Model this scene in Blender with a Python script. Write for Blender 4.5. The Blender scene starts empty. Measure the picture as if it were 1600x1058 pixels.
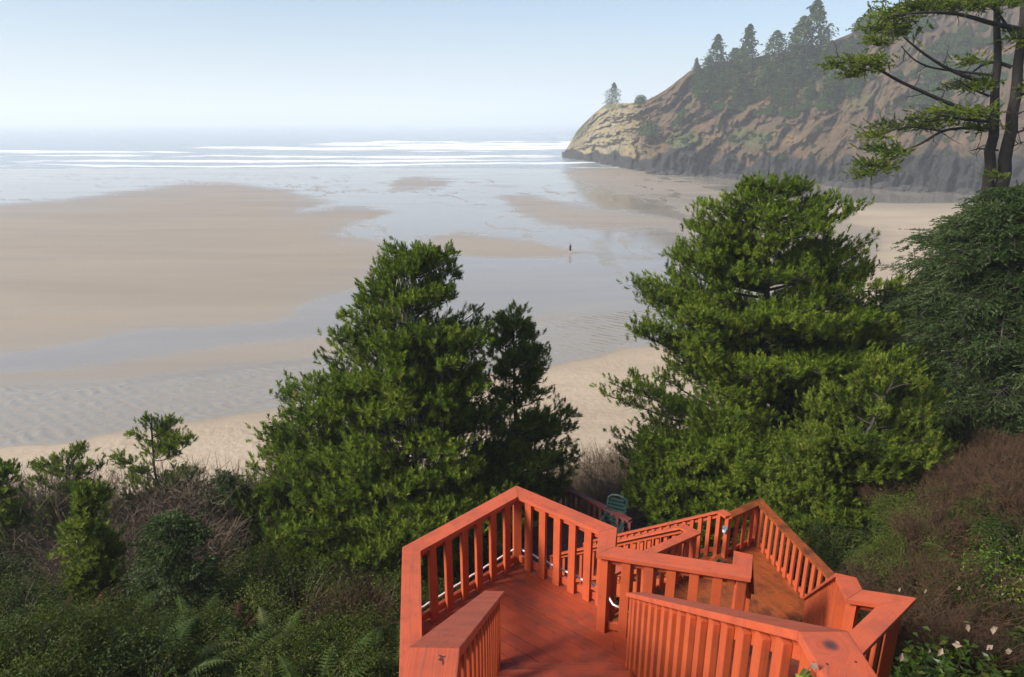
import bpy, math, random
import numpy as np
from math import radians, sin, cos, pi

# ------------------------------------------------------------------ camera, world, sun, exposure
H = 22.5                                    # eye height above the beach
PITCH = math.atan(0.318)
FPX = 24.0 / 36.0 * 1600.0
SC = bpy.context.scene
COL = SC.collection
cam_d = bpy.data.cameras.new('camera')
cam = bpy.data.objects.new('camera', cam_d)
COL.objects.link(cam)
cam.location = (0, 0, H)
cam.rotation_euler = (pi / 2 - PITCH, 0, 0)
cam_d.lens = 24
cam_d.sensor_width = 36
cam_d.clip_start = 0.05
cam_d.clip_end = 20000
SC.camera = cam
SUN_EL, SUN_AZ = radians(35), radians(246)  # azimuth clockwise from +Y: behind and to one side of the camera
world = bpy.data.worlds.new('World')
SC.world = world
world.use_nodes = True
wn = world.node_tree
sky = wn.nodes.new('ShaderNodeTexSky')
sky.sky_type = 'NISHITA'
sky.sun_disc = False
sky.sun_elevation = SUN_EL
sky.sun_rotation = SUN_AZ
sky.air_density = 1.0
sky.dust_density = 1.2
sky.ozone_density = 3.2
wn.links.new(sky.outputs[0], wn.nodes['Background'].inputs[0])
wn.nodes['Background'].inputs[1].default_value = 0.088
sun_d = bpy.data.lights.new('sun', 'SUN')
sun_d.energy = 4.1
sun_d.angle = radians(14)
sun_d.color = (1.0, 0.95, 0.87)
sun = bpy.data.objects.new('sun', sun_d)
COL.objects.link(sun)
sun.rotation_euler = (pi / 2 - SUN_EL, 0, -SUN_AZ + pi)   # shines from azimuth SUN_AZ
SC.view_settings.view_transform = 'Standard'
SC.view_settings.look = 'None'
SC.view_settings.exposure = 0.8
SC.view_settings.gamma = 1.0
SC.cycles.max_bounces = 8
SC.cycles.volume_bounces = 3
SC.cycles.transparent_max_bounces = 4
SC.cycles.use_denoising = True

rng = np.random.default_rng(7)
CP, SP = cos(PITCH), sin(PITCH)


def ray(u, v):
    k = 529.0 - v
    return np.array([u - 800.0, FPX * CP + k * SP, -FPX * SP + k * CP])


def P(u, v, z):
    """the point of the plane z (above the beach) a pixel of the photograph shows"""
    d = ray(u, v)
    return np.array([0, 0, H]) + d * ((z - H) / d[2])


def R(u, v, y):
    """the point at distance y along the viewing direction of a pixel"""
    d = ray(u, v)
    return np.array([0, 0, H]) + d * (y / d[1])


def project(p):
    p = np.asarray(p, float)
    x, y, z = p[..., 0], p[..., 1], p[..., 2] - H
    d = np.maximum(y * CP - z * SP, 1e-3)
    return 800 + FPX * x / d, 529 - FPX * (y * SP + z * CP) / d


# ------------------------------------------------------------------ numpy noise and mesh helpers
def _h(ix, iy, seed):
    n = (ix.astype(np.int64) * 374761393 + iy.astype(np.int64) * 668265263 + seed * 974711) & 0x7fffffff
    n = ((n ^ (n >> 13)) * 1274126177) & 0x7fffffff
    return ((n ^ (n >> 16)) & 0xffff) / 65535.0


def vnoise(x, y, seed=0):
    x = np.asarray(x, float); y = np.asarray(y, float)
    ix, iy = np.floor(x), np.floor(y)
    fx, fy = x - ix, y - iy
    fx = fx * fx * (3 - 2 * fx); fy = fy * fy * (3 - 2 * fy)
    a, b = _h(ix, iy, seed), _h(ix + 1, iy, seed)
    c, d = _h(ix, iy + 1, seed), _h(ix + 1, iy + 1, seed)
    return (a + (b - a) * fx) * (1 - fy) + (c + (d - c) * fx) * fy


def fbm(x, y, oct=4, seed=0):
    s, a, t = 0, 1.0, 0
    for i in range(oct):
        s = s + a * vnoise(x * 2 ** i + 17 * i, y * 2 ** i - 9 * i, seed + i)
        t += a
        a *= 0.5
    return s / t


def unit(v):
    v = np.asarray(v, float)
    return v / np.maximum(np.linalg.norm(v, axis=-1, keepdims=True), 1e-9)


class MB:
    """collects vertices and faces, links them as one mesh object"""
    def __init__(self):
        self.v, self.f3, self.f4, self.t, self.g, self.n = [], [], [], [], [], 0
        self.poly = []

    def add(self, V, F, tint=0.5, gc=None):
        V = np.asarray(V, float).reshape(-1, 3)
        F = np.asarray(F, np.int64)
        self.v.append(V)
        (self.f3 if F.shape[1] == 3 else self.f4).append(F + self.n)
        self.t.append(np.broadcast_to(np.asarray(tint, float), (len(V),)))
        self.g.append(np.zeros((len(V), 3)) if gc is None else np.asarray(gc, float).reshape(-1, 3))
        self.n += len(V)

    def ngon_prism(self, poly, z0, z1, gc=None, tint=0.5):
        n = len(poly)
        if n < 3:
            return
        a = sum(poly[i][0] * poly[(i + 1) % n][1] - poly[(i + 1) % n][0] * poly[i][1] for i in range(n))
        if a < 0:
            poly = poly[::-1]
            gc = gc[::-1] if gc is not None else None
        V = [(p[0], p[1], z1) for p in poly] + [(p[0], p[1], z0) for p in poly]
        b = self.n
        self.v.append(np.array(V, float))
        self.t.append(np.full(2 * n, tint))
        self.g.append(np.zeros((2 * n, 3)) if gc is None else np.vstack([gc, gc]))
        self.poly.append([b + i for i in range(n)])
        self.poly.append([b + n + i for i in reversed(range(n))])
        for i in range(n):
            j = (i + 1) % n
            self.poly.append([b + i, b + n + i, b + n + j, b + j])
        self.n += 2 * n

    def build(self, name, mat, parent=None, smooth=False, loc=None):
        me = bpy.data.meshes.new(name)
        V = np.concatenate(self.v) if self.v else np.zeros((0, 3))
        if loc is not None:
            V = V - np.asarray(loc)
        loops, starts, c = [], [], 0
        for F in self.f3 + self.f4:
            k = F.shape[1]
            loops.append(F.ravel())
            starts.append(c + np.arange(len(F)) * k)
            c += F.size
        for f in self.poly:
            loops.append(np.array(f))
            starts.append(np.array([c]))
            c += len(f)
        L = np.concatenate(loops); S = np.concatenate(starts)
        me.vertices.add(len(V)); me.loops.add(len(L)); me.polygons.add(len(S))
        me.vertices.foreach_set('co', V.astype(np.float32).ravel())
        me.loops.foreach_set('vertex_index', L.astype(np.int32))
        me.polygons.foreach_set('loop_start', S.astype(np.int32))
        me.polygons.foreach_set('use_smooth', np.full(len(S), smooth))
        at = me.attributes.new('tint', 'FLOAT', 'POINT')
        at.data.foreach_set('value', np.concatenate(self.t).astype(np.float32))
        at = me.attributes.new('gc', 'FLOAT_VECTOR', 'POINT')
        at.data.foreach_set('vector', np.concatenate(self.g).astype(np.float32).ravel())
        me.update(calc_edges=True)
        me.materials.append(mat)
        o = bpy.data.objects.new(name, me)
        COL.objects.link(o)
        if parent is not None:
            o.parent = parent
        if loc is not None and parent is None:
            o.location = loc
        return o


def attr(o, name, val):
    at = o.data.attributes.new(name, 'FLOAT', 'POINT')
    at.data.foreach_set('value', np.asarray(val, np.float32).ravel())


def tag(o, label=None, cat=None, group=None, kind=None):
    for k, v in (('label', label), ('category', cat), ('group', group), ('kind', kind)):
        if v:
            o[k] = v
    return o


def thing(name, loc, label, cat, group=None, rz=0.0):
    o = bpy.data.objects.new(name, None)
    COL.objects.link(o)
    o.location = loc
    o.rotation_euler = (0, 0, rz)
    o.empty_display_size = 0.2
    return tag(o, label, cat, group)


def copy_tree(o, parent=None):
    c = o.copy()
    COL.objects.link(c)
    if parent is not None:
        c.parent = parent
    for ch in list(o.children):
        copy_tree(ch, c)
    return c


def grid_faces(nr, nc, wrap=False):
    r = np.arange(nr - 1)[:, None]
    c = np.arange(nc if wrap else nc - 1)[None, :]
    c2 = (c + 1) % nc
    return np.stack([r * nc + c, r * nc + c2, (r + 1) * nc + c2, (r + 1) * nc + c], -1).reshape(-1, 4)


def tube(mb, pts, rad, sides=6, tint=0.5):
    pts = np.asarray(pts, float)
    n = len(pts)
    rad = np.broadcast_to(np.asarray(rad, float), (n,))
    t = unit(np.gradient(pts, axis=0))
    ref = np.where(np.abs(t[:, 2:3]) > 0.9, np.array([[1.0, 0, 0]]), np.array([[0, 0, 1.0]]))
    a = unit(np.cross(t, ref)); b = np.cross(t, a)
    th = np.arange(sides) * 2 * pi / sides
    V = pts[:, None, :] + rad[:, None, None] * (np.cos(th)[None, :, None] * a[:, None, :] + np.sin(th)[None, :, None] * b[:, None, :])
    ln = np.concatenate([[0], np.cumsum(np.linalg.norm(np.diff(pts, axis=0), axis=1))])
    gc = np.stack([np.repeat(ln[:, None], sides, 1), np.repeat((th * 0.05)[None, :], n, 0), np.zeros((n, sides))], -1)
    mb.add(V, grid_faces(n, sides, True), tint, gc)


def beam(mb, p0, p1, w, h, off=0.0):
    """a squared timber from p0 to p1: w across, h along the 'up' of the piece, top face through the line"""
    p0 = np.asarray(p0, float); p1 = np.asarray(p1, float)
    d = unit(p1 - p0)
    up = np.array([0, 0, 1.0]) if abs(d[2]) < 0.95 else np.array([0, 1.0, 0])
    s = unit(np.cross(d, up)); u = np.cross(s, d)
    L = np.linalg.norm(p1 - p0)
    V, G = [], []
    r = rng.uniform(0, 50)
    for a, l in ((p0, 0), (p1, L)):
        for sx, uz in ((-.5, 0), (.5, 0), (.5, -1), (-.5, -1)):
            V.append(a + s * (sx * w + off) + u * uz * h)
            G.append((l + r, sx * w + r * .37, uz * h + r))
    F = [(0, 1, 5, 4), (1, 2, 6, 5), (2, 3, 7, 6), (3, 0, 4, 7), (3, 2, 1, 0), (4, 5, 6, 7)]
    # own vertices per face keep edges crisp
    V = np.array(V); G = np.array(G)
    mb.add(V[np.array(F).ravel()], np.arange(24).reshape(6, 4), rng.uniform(0, 1), G[np.array(F).ravel()])


def stick(mb, x, y, z0, z1, d, w, t):
    """an upright: w along the direction d, t across it"""
    d = unit(np.array([d[0], d[1], 0.0])); s = np.array([-d[1], d[0], 0])
    V, G = [], []
    r = rng.uniform(0, 50)
    for z in (z0, z1):
        for a, b in ((-.5, -.5), (.5, -.5), (.5, .5), (-.5, .5)):
            V.append(np.array([x, y, z]) + d * a * w + s * b * t)
            G.append((z + r, a * w + r, b * t + r * .7))
    F = np.array([(0, 1, 5, 4), (1, 2, 6, 5), (2, 3, 7, 6), (3, 0, 4, 7), (3, 2, 1, 0), (4, 5, 6, 7)])
    V = np.array(V); G = np.array(G)
    mb.add(V[F.ravel()], np.arange(24).reshape(6, 4), rng.uniform(0, 1), G[F.ravel()])


# ------------------------------------------------------------------ materials
def newmat(name):
    m = bpy.data.materials.new(name)
    m.use_nodes = True
    nt = m.node_tree
    return m, nt, nt.nodes['Principled BSDF'], nt.nodes['Material Output']


def nd(nt, typ, **kw):
    n = nt.nodes.new(typ)
    for k, v in kw.items():
        if k.startswith('i_'):
            n.inputs[k[2:].replace('_', ' ')].default_value = v
        else:
            setattr(n, k, v)
    return n


def ramp(nt, fac, stops, interp='LINEAR'):
    r = nt.nodes.new('ShaderNodeValToRGB')
    r.color_ramp.interpolation = interp
    el = r.color_ramp.elements
    while len(el) > 1:
        el.remove(el[-1])
    for i, (p, c) in enumerate(stops):
        e = el[0] if i == 0 else el.new(p)
        e.position = p
        e.color = (*c, 1) if len(c) == 3 else c
    nt.links.new(fac, r.inputs[0])
    return r.outputs[0]


def mix(nt, fac, a, b, mode='MIX'):
    m = nt.nodes.new('ShaderNodeMix')
    m.data_type = 'RGBA'
    m.blend_type = mode
    for s, val in ((m.inputs[0], fac), (m.inputs[6], a), (m.inputs[7], b)):
        if hasattr(val, 'is_linked'):
            nt.links.new(val, s)
        elif isinstance(val, (int, float)):
            s.default_value = val
        else:
            s.default_value = (*val, 1) if len(val) == 3 else val
    return m.outputs[2]


def mth(nt, op, a, b=0.0, c=0.0, clamp=False):
    m = nt.nodes.new('ShaderNodeMath')
    m.operation = op
    m.use_clamp = clamp
    for i, val in enumerate((a, b, c)):
        if hasattr(val, 'is_linked'):
            nt.links.new(val, m.inputs[i])
        else:
            m.inputs[i].default_value = val
    return m.outputs[0]


def att(nt, name, out='Fac'):
    n = nt.nodes.new('ShaderNodeAttribute')
    n.attribute_name = name
    return n.outputs[out]


def noise(nt, vec, scale, detail=4, rough=0.55, dist=0.0):
    n = nt.nodes.new('ShaderNodeTexNoise')
    n.inputs['Scale'].default_value = scale
    n.inputs['Detail'].default_value = detail
    n.inputs['Roughness'].default_value = rough
    n.inputs['Distortion'].default_value = dist
    if vec is not None:
        nt.links.new(vec, n.inputs['Vector'])
    return n.outputs[0]


def mapping(nt, vec, scale=(1, 1, 1), rot=(0, 0, 0)):
    m = nt.nodes.new('ShaderNodeMapping')
    m.inputs['Scale'].default_value = scale
    m.inputs['Rotation'].default_value = rot
    nt.links.new(vec, m.inputs['Vector'])
    return m.outputs[0]


def objco(nt):
    return nt.nodes.new('ShaderNodeNewGeometry').outputs['Position']


def bump(nt, bs, h, strength, dist):
    b = nt.nodes.new('ShaderNodeBump')
    b.inputs['Strength'].default_value = strength
    b.inputs['Distance'].default_value = dist
    nt.links.new(h, b.inputs['Height'])
    nt.links.new(b.outputs[0], bs.inputs['Normal'])


def paint_mat(name, base, worn, dark, stain=0.5, rough=0.5, deck=False, knot=None):
    """painted timber: grain along the piece, worn and stained patches"""
    m, nt, bs, _ = newmat(name)
    g = att(nt, 'gc', 'Vector')
    if knot is not None:   # the grain runs round a knot in the board
        df = nt.nodes.new('ShaderNodeVectorMath'); df.operation = 'SUBTRACT'
        nt.links.new(objco(nt), df.inputs[0]); df.inputs[1].default_value = knot
        ln = nt.nodes.new('ShaderNodeVectorMath'); ln.operation = 'LENGTH'
        nt.links.new(df.outputs[0], ln.inputs[0])
        kd = ln.outputs['Value']
        near = mth(nt, 'POWER', 2.718, mth(nt, 'MULTIPLY', mth(nt, 'MULTIPLY', kd, kd), -160.0))
        cx = nt.nodes.new('ShaderNodeCombineXYZ')
        nt.links.new(mth(nt, 'MULTIPLY', near, .35), cx.inputs[0]); nt.links.new(mth(nt, 'MULTIPLY', near, .16), cx.inputs[1])
        av = nt.nodes.new('ShaderNodeVectorMath'); av.operation = 'ADD'
        nt.links.new(g, av.inputs[0]); nt.links.new(cx.outputs[0], av.inputs[1])
        g = av.outputs[0]
    grain = noise(nt, mapping(nt, g, (1.3, 46, 46)), 1.0, 6, .62, .5)
    fine = noise(nt, mapping(nt, g, (6, 160, 160)), 1.0, 3, .6)
    blot = noise(nt, objco(nt), 2.6 if deck else 4.0, 6, .68)
    spots = noise(nt, objco(nt), 11.0, 5, .7)
    c = mix(nt, ramp(nt, grain, [(.3, (0, 0, 0)), (.7, (1, 1, 1))]), base, worn)
    c = mix(nt, mth(nt, 'MULTIPLY', att(nt, 'tint'), .35), c, tuple(x * .78 for x in base))
    c = mix(nt, mth(nt, 'MULTIPLY', ramp(nt, blot, [(.46, (0, 0, 0)), (.70, (1, 1, 1))]), stain), c, dark)
    c = mix(nt, mth(nt, 'MULTIPLY', ramp(nt, spots, [(.63, (0, 0, 0)), (.74, (1, 1, 1))]), stain), c, tuple(x * .45 for x in dark))
    c = mix(nt, mth(nt, 'MULTIPLY', ramp(nt, grain, [(.54, (0, 0, 0)), (.70, (1, 1, 1))]), .35 + .5 * stain), c, dark)
    if knot is not None:
        c = mix(nt, ramp(nt, kd, [(0, (1, 1, 1)), (.016, (.8,) * 3), (.034, (0, 0, 0))]), c, (.05, .03, .03))
    nt.links.new(c, bs.inputs['Base Color'])
    r = mth(nt, 'ADD', mth(nt, 'MULTIPLY', blot, .3), rough - .15)
    nt.links.new(r, bs.inputs['Roughness'])
    bs.inputs['Specular IOR Level'].default_value = .35
    b = nt.nodes.new('ShaderNodeBump')
    b.inputs['Strength'].default_value = .45
    b.inputs['Distance'].default_value = .005
    nt.links.new(mth(nt, 'ADD', mth(nt, 'MULTIPLY', fine, .4), grain), b.inputs['Height'])
    bv = nt.nodes.new('ShaderNodeBevel'); bv.samples = 3; bv.inputs['Radius'].default_value = .007
    nt.links.new(bv.outputs[0], b.inputs['Normal'])
    nt.links.new(b.outputs[0], bs.inputs['Normal'])
    return m


M_RED = paint_mat('red_paint', (.46, .073, .021), (.52, .105, .036), (.22, .05, .03), .45, .55)
M_CAP = paint_mat('weathered_red_paint', (.48, .079, .027), (.55, .12, .052), (.19, .05, .034), .5, .6, False, tuple(P(1298, 1008, H - 1.78)))
M_DECK = paint_mat('worn_deck_paint', (.35, .048, .015), (.41, .075, .026), (.11, .038, .027), .9, .5, True)
M_WETDECK = paint_mat('wet_brown_deck_paint', (.25, .058, .014), (.33, .085, .022), (.035, .018, .012), 1.0, .3, True)
M_SHADEDRED = paint_mat('shaded_wet_red_paint', (.15, .035, .028), (.22, .06, .05), (.06, .02, .018), .7, .6)  # the stairs' dark red with shade and wet put into the colour


def plain(name, c, rough=.5, metal=0.0, var=.25, sc=20):
    m, nt, bs, _ = newmat(name)
    n = noise(nt, objco(nt), sc, 4)
    nt.links.new(mix(nt, n, tuple(x * (1 - var) for x in c), tuple(min(1, x * (1 + var)) for x in c)), bs.inputs['Base Color'])
    bs.inputs['Roughness'].default_value = rough
    bs.inputs['Metallic'].default_value = metal
    return m


def leaf_mat(name, stops, trans=.35, rough=.6, spec=.15):
    """foliage: colour by a per-leaf random number, some light through the leaf"""
    m, nt, bs, out = newmat(name)
    t = att(nt, 'tint')
    c = ramp(nt, t, stops)
    n = noise(nt, objco(nt), 1.1, 3)
    c = mix(nt, mth(nt, 'MULTIPLY', n, .55), c, stops[0][1])
    nt.links.new(c, bs.inputs['Base Color'])
    bs.inputs['Roughness'].default_value = rough
    bs.inputs['Specular IOR Level'].default_value = spec
    tr = nt.nodes.new('ShaderNodeBsdfTranslucent')
    nt.links.new(c, tr.inputs[0])
    ms = nt.nodes.new('ShaderNodeMixShader')
    ms.inputs[0].default_value = trans
    nt.links.new(bs.outputs[0], ms.inputs[1])
    nt.links.new(tr.outputs[0], ms.inputs[2])
    nt.links.new(ms.outputs[0], out.inputs[0])
    return m


M_PINE = leaf_mat('pine_needles', [(0, (.036, .066, .006)), (.5, (.145, .215, .015)), (.93, (.29, .36, .035)), (1, (.22, .12, .035))])
M_SPRUCE = leaf_mat('spruce_needles', [(0, (.022, .042, .010)), (.5, (.065, .105, .026)), (.8, (.13, .175, .06)), (1, (.26, .30, .16))])
M_LIMEPINE = leaf_mat('yellow_green_needles', [(0, (.04, .07, .008)), (.5, (.15, .205, .02)), (.93, (.28, .33, .04)), (1, (.26, .16, .05))])
M_FAR = leaf_mat('far_needles', [(0, (.008, .026, .003)), (.5, (.035, .078, .010)), (1, (.13, .175, .03))], .15)
M_SALAL = leaf_mat('salal_leaf', [(0, (.014, .028, .004)), (.55, (.045, .072, .009)), (.85, (.11, .125, .018)), (1, (.17, .105, .035))], .3, .5, .2)
M_SMALLLEAF = leaf_mat('small_olive_leaf', [(0, (.02, .036, .004)), (.45, (.07, .10, .012)), (.82, (.17, .18, .028)), (1, (.19, .11, .035))], .3, .55, .15)
M_FERN = leaf_mat('fern_leaf', [(0, (.035, .065, .012)), (.6, (.10, .15, .03)), (1, (.22, .22, .07))], .35)
M_DEADFERN = leaf_mat('dead_bracken', [(0, (0.0490, 0.0196, 0.0105)), (.6, (0.1050, 0.0420, 0.0210)), (1, (0.1750, 0.0910, 0.0420))], .3)
M_TANGLE = leaf_mat('undergrowth_leaf', [(0, (.012, .022, .004)), (.45, (.035, .056, .008)), (.75, (.075, .09, .014)), (.9, (.10, .055, .022)), (1, (.17, .11, .05))], .3)
M_GRASS = leaf_mat('grass_blade', [(0, (.06, .10, .02)), (.7, (.13, .19, .05)), (1, (.28, .24, .10))], .4)
M_PALELEAF = leaf_mat('glossy_leaf', [(0, (.04, .085, .010)), (.55, (.13, .20, .02)), (1, (.36, .36, .05))], .35, .3, .4)
M_DRYLEAF = leaf_mat('dry_pale_leaf', [(0, (.22, .14, .09)), (1, (.46, .36, .26))], .3)


def bark_mat(name, a, b, lichen=(.3, .31, .25), lf=.3):
    m, nt, bs, _ = newmat(name)
    p = objco(nt)
    n = noise(nt, mapping(nt, p, (9, 9, 3)), 1.0, 5, .65)
    l = noise(nt, p, 3.5, 5, .6)
    c = mix(nt, ramp(nt, n, [(.32, (0, 0, 0)), (.68, (1, 1, 1))]), a, b)
    c = mix(nt, mth(nt, 'MULTIPLY', ramp(nt, l, [(.52, (0, 0, 0)), (.7, (1, 1, 1))]), lf), c, lichen)
    nt.links.new(c, bs.inputs['Base Color'])
    bs.inputs['Roughness'].default_value = .9
    bump(nt, bs, n, .8, .03)
    return m


M_BARK = bark_mat('pine_bark', (.022, .017, .014), (.06, .046, .037), (.2, .2, .16), .2)
M_GREYBARK = bark_mat('grey_bark', (.014, .010, .008), (.036, .027, .022), (.16, .16, .13), .12)
M_TWIG = bark_mat('bare_twig', (.07, .046, .026), (.175, .122, .074), (.26, .22, .16), .3)
M_REDTWIG = bark_mat('reddish_twig', (.03, .014, .005), (.082, .038, .014), (.11, .075, .035), .2)
M_LICHEN = plain('pale_lichen', (.20, .21, .13), .95, 0, .3, 30)
M_WHITE = plain('white_plastic', (.75, .72, .70), .4, 0, .05)
M_GREENPL = plain('dark_green_plastic', (.018, .05, .045), .4, 0, .2)
M_GREYMET = plain('grey_blue_metal', (.20, .25, .28), .35, .3, .2)
M_LENS = plain('lamp_glass', (.45, .52, .55), .15, 0, .1)
M_BLACK = plain('black_rubber', (.02, .02, .022), .6, 0, .2)

# terrain soil
M_SOIL, nt, bs, _ = newmat('forest_soil')
p = objco(nt)
n1 = noise(nt, p, 1.4, 6, .65); n2 = noise(nt, p, 9, 5, .7)
c = ramp(nt, n1, [(.3, (.016, .014, .008)), (.5, (.035, .035, .014)), (.7, (.06, .042, .024))])
c = mix(nt, ramp(nt, n2, [(.4, (0, 0, 0)), (.75, (.8, .8, .8))]), c, (.03, .05, .012))
# sandy toe of the bluff
sz = nt.nodes.new('ShaderNodeSeparateXYZ'); nt.links.new(p, sz.inputs[0])
toe = mth(nt, 'SUBTRACT', 1.0, mth(nt, 'DIVIDE', mth(nt, 'ADD', sz.outputs[2], mth(nt, 'MULTIPLY', n1, 2.0)), 3.0), clamp=True)
c = mix(nt, toe, c, (.42, .33, .25))
nt.links.new(c, bs.inputs['Base Color']); bs.inputs['Roughness'].default_value = .95
bs.inputs['Specular IOR Level'].default_value = .05
bump(nt, bs, n2, .7, .08)

# beach: dry sand, damp sand, standing film and rippled creek, by the wetness of each spot
M_BEACH, nt, bs, _ = newmat('beach_sand')
p = objco(nt)
w = att(nt, 'wet'); ripple = att(nt, 'creek')
st = noise(nt, mapping(nt, p, (.025, .11, .1), (0, 0, .15)), 1.0, 6, .6, .6)
sm = noise(nt, p, .35, 5, .6)
w2 = mth(nt, 'ADD', w, mth(nt, 'MULTIPLY', mth(nt, 'SUBTRACT', st, .5), .42), clamp=True)
w2 = mth(nt, 'ADD', w2, mth(nt, 'MULTIPLY', mth(nt, 'SUBTRACT', sm, .5), .08), clamp=True)
c = ramp(nt, w2, [(0, (.46, .36, .255)), (.16, (.43, .335, .235)), (.34, (.335, .265, .19)), (.62, (.315, .255, .188)), (.8, (.275, .235, .18)), (1, (.25, .22, .18))])
gr = noise(nt, p, 2.2, 6, .7)
foot = noise(nt, p, 1.1, 3, .5)
c = mix(nt, mth(nt, 'MULTIPLY', ramp(nt, gr, [(.35, (1, 1, 1)), (.6, (0, 0, 0))]), .18), c, (.2, .15, .11))
wrack = noise(nt, mapping(nt, p, (.22, .5, 1), (0, 0, .3)), 1.0, 5, .65)
dryness = mth(nt, 'SUBTRACT', 1.0, mth(nt, 'MULTIPLY', w2, 4.0), clamp=True)
c = mix(nt, mth(nt, 'MULTIPLY', mth(nt, 'MULTIPLY', ramp(nt, wrack, [(.6, (0, 0, 0)), (.7, (1, 1, 1))]), dryness), .35), c, (.27, .19, .13))
bands = noise(nt, mapping(nt, p, (.012, .075, .1), (0, 0, .12)), 1.0, 7, .62, .8)
c = mix(nt, mth(nt, 'MULTIPLY', ramp(nt, bands, [(.36, (1, 1, 1)), (.6, (0, 0, 0))]), .30), c, (.19, .15, .11))
c = mix(nt, mth(nt, 'MULTIPLY', ripple, .6), c, (.27, .225, .16))
nt.links.new(c, bs.inputs['Base Color'])
rr = ramp(nt, w2, [(0, (.95,) * 3), (.34, (.62,) * 3), (.62, (.42,) * 3), (.78, (.17,) * 3), (1, (.06,) * 3)])
nt.links.new(rr, bs.inputs['Roughness'])
sp = ramp(nt, w2, [(0, (.1,) * 3), (.5, (.4,) * 3), (.8, (.65,) * 3), (1, (.75,) * 3)])
nt.links.new(sp, bs.inputs['Specular IOR Level'])
wv = nt.nodes.new('ShaderNodeTexWave')
wv.inputs['Scale'].default_value = .42; wv.inputs['Distortion'].default_value = 5.0
wv.inputs['Detail'].default_value = 3; wv.inputs['Detail Scale'].default_value = .9
nt.links.new(mapping(nt, p, (.5, 1.15, 1), (0, 0, -.55)), wv.inputs[0])
hgt = mth(nt, 'ADD', mth(nt, 'MULTIPLY', mth(nt, 'MULTIPLY', wv.outputs[1], ripple), mth(nt, 'MULTIPLY', ramp(nt, sm, [(.35, (.15,) * 3), (.65, (1,) * 3)]), .12)),
          mth(nt, 'MULTIPLY', mth(nt, 'MULTIPLY', mth(nt, 'ADD', gr, foot), dryness), .16))
hgt = mth(nt, 'ADD', hgt, mth(nt, 'MULTIPLY', mth(nt, 'MULTIPLY', noise(nt, p, 3.5, 3), ripple), .05))
bump(nt, bs, hgt, .55, 1.0)

# sea
M_SEA, nt, bs, _ = newmat('sea_water')
p = objco(nt)
foam = att(nt, 'foam')
fn = noise(nt, mapping(nt, p, (.035, .10, .1)), 1.0, 8, .68)
f2 = mth(nt, 'ADD', foam, mth(nt, 'MULTIPLY', mth(nt, 'SUBTRACT', fn, .5), 1.7))
fm = ramp(nt, f2, [(.30, (0, 0, 0)), (.78, (1, 1, 1))])
c = mix(nt, fm, (.25, .29, .305), (.84, .84, .83))
nt.links.new(c, bs.inputs['Base Color'])
nt.links.new(mth(nt, 'ADD', mth(nt, 'MULTIPLY', fm, .7), .16), bs.inputs['Roughness'])
hw = noise(nt, mapping(nt, p, (.05, .16, .1)), 1.0, 7, .6)
bump(nt, bs, hw, .5, 2.5)

# headland
M_HEAD, nt, bs, _ = newmat('headland_rock_and_soil')
p = objco(nt)
rock, grass, tip, bare = att(nt, 'rock'), att(nt, 'grass'), att(nt, 'tip'), att(nt, 'bare')
n1 = noise(nt, p, .11, 7, .65, .5); n2 = noise(nt, p, .5, 6, .7); n3 = noise(nt, mapping(nt, p, (.22, .22, .07), (.5, .4, 0)), 1.0, 6, .65, .8)
soil = ramp(nt, n1, [(.3, (.042, .032, .012)), (.46, (.095, .056, .022)), (.6, (.145, .082, .032)), (.75, (.20, .12, .055))])
soil = mix(nt, mth(nt, 'MULTIPLY', ramp(nt, n2, [(.45, (0, 0, 0)), (.7, (1, 1, 1))]), .55), soil, (.055, .05, .028))
soil = mix(nt, mth(nt, 'MULTIPLY', ramp(nt, n3, [(.5, (0, 0, 0)), (.7, (1, 1, 1))]), .35), soil, (.07, .062, .045))
tipc = ramp(nt, n3, [(.30, (.03, .028, .024)), (.40, (.16, .15, .11)), (.52, (.34, .25, .12)), (.62, (.20, .18, .06)), (.74, (.46, .43, .37))])
c = mix(nt, tip, soil, tipc)
gm = mth(nt, 'ADD', grass, mth(nt, 'MULTIPLY', mth(nt, 'SUBTRACT', n2, .5), 1.2))
c = mix(nt, ramp(nt, gm, [(.4, (0, 0, 0)), (.65, (.85, .85, .85))]), c, mix(nt, n1, (.035, .055, .012), (.10, .11, .026)))
rm = mth(nt, 'ADD', rock, mth(nt, 'MULTIPLY', mth(nt, 'SUBTRACT', n1, .5), .9))
rk = ramp(nt, n2, [(.32, (.006, .006, .006)), (.55, (.020, .018, .017)), (.75, (.065, .055, .042))])
c = mix(nt, ramp(nt, rm, [(.42, (0, 0, 0)), (.58, (1, 1, 1))]), c, rk)
nt.links.new(c, bs.inputs['Base Color']); bs.inputs['Roughness'].default_value = .95
bump(nt, bs, mth(nt, 'ADD', n2, mth(nt, 'MULTIPLY', n1, 2.0)), .9, 1.6)



# ------------------------------------------------------------------ beach
def poly_sd(u, v, poly):
    """signed distance (photograph pixels, rows stretched) to a traced outline, positive inside"""
    q = np.array(poly, float) * np.array([1, 2.0])
    px = np.stack([u, v * 2.0], -1)
    d = np.full(u.shape, 1e9); ins = np.zeros(u.shape, bool)
    for i in range(len(q)):
        a, b = q[i], q[(i + 1) % len(q)]
        e = b - a
        t = np.clip(((px - a) @ e) / max(e @ e, 1e-9), 0, 1)
        d = np.minimum(d, np.hypot(px[..., 0] - a[0] - t * e[0], px[..., 1] - a[1] - t * e[1]))
        cond = (a[1] > px[..., 1]) != (b[1] > px[..., 1])
        xi = a[0] + (px[..., 1] - a[1]) / (e[1] if abs(e[1]) > 1e-9 else 1e-9) * e[0]
        ins ^= cond & (px[..., 0] < xi)
    return np.where(ins, d, -d)


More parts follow.
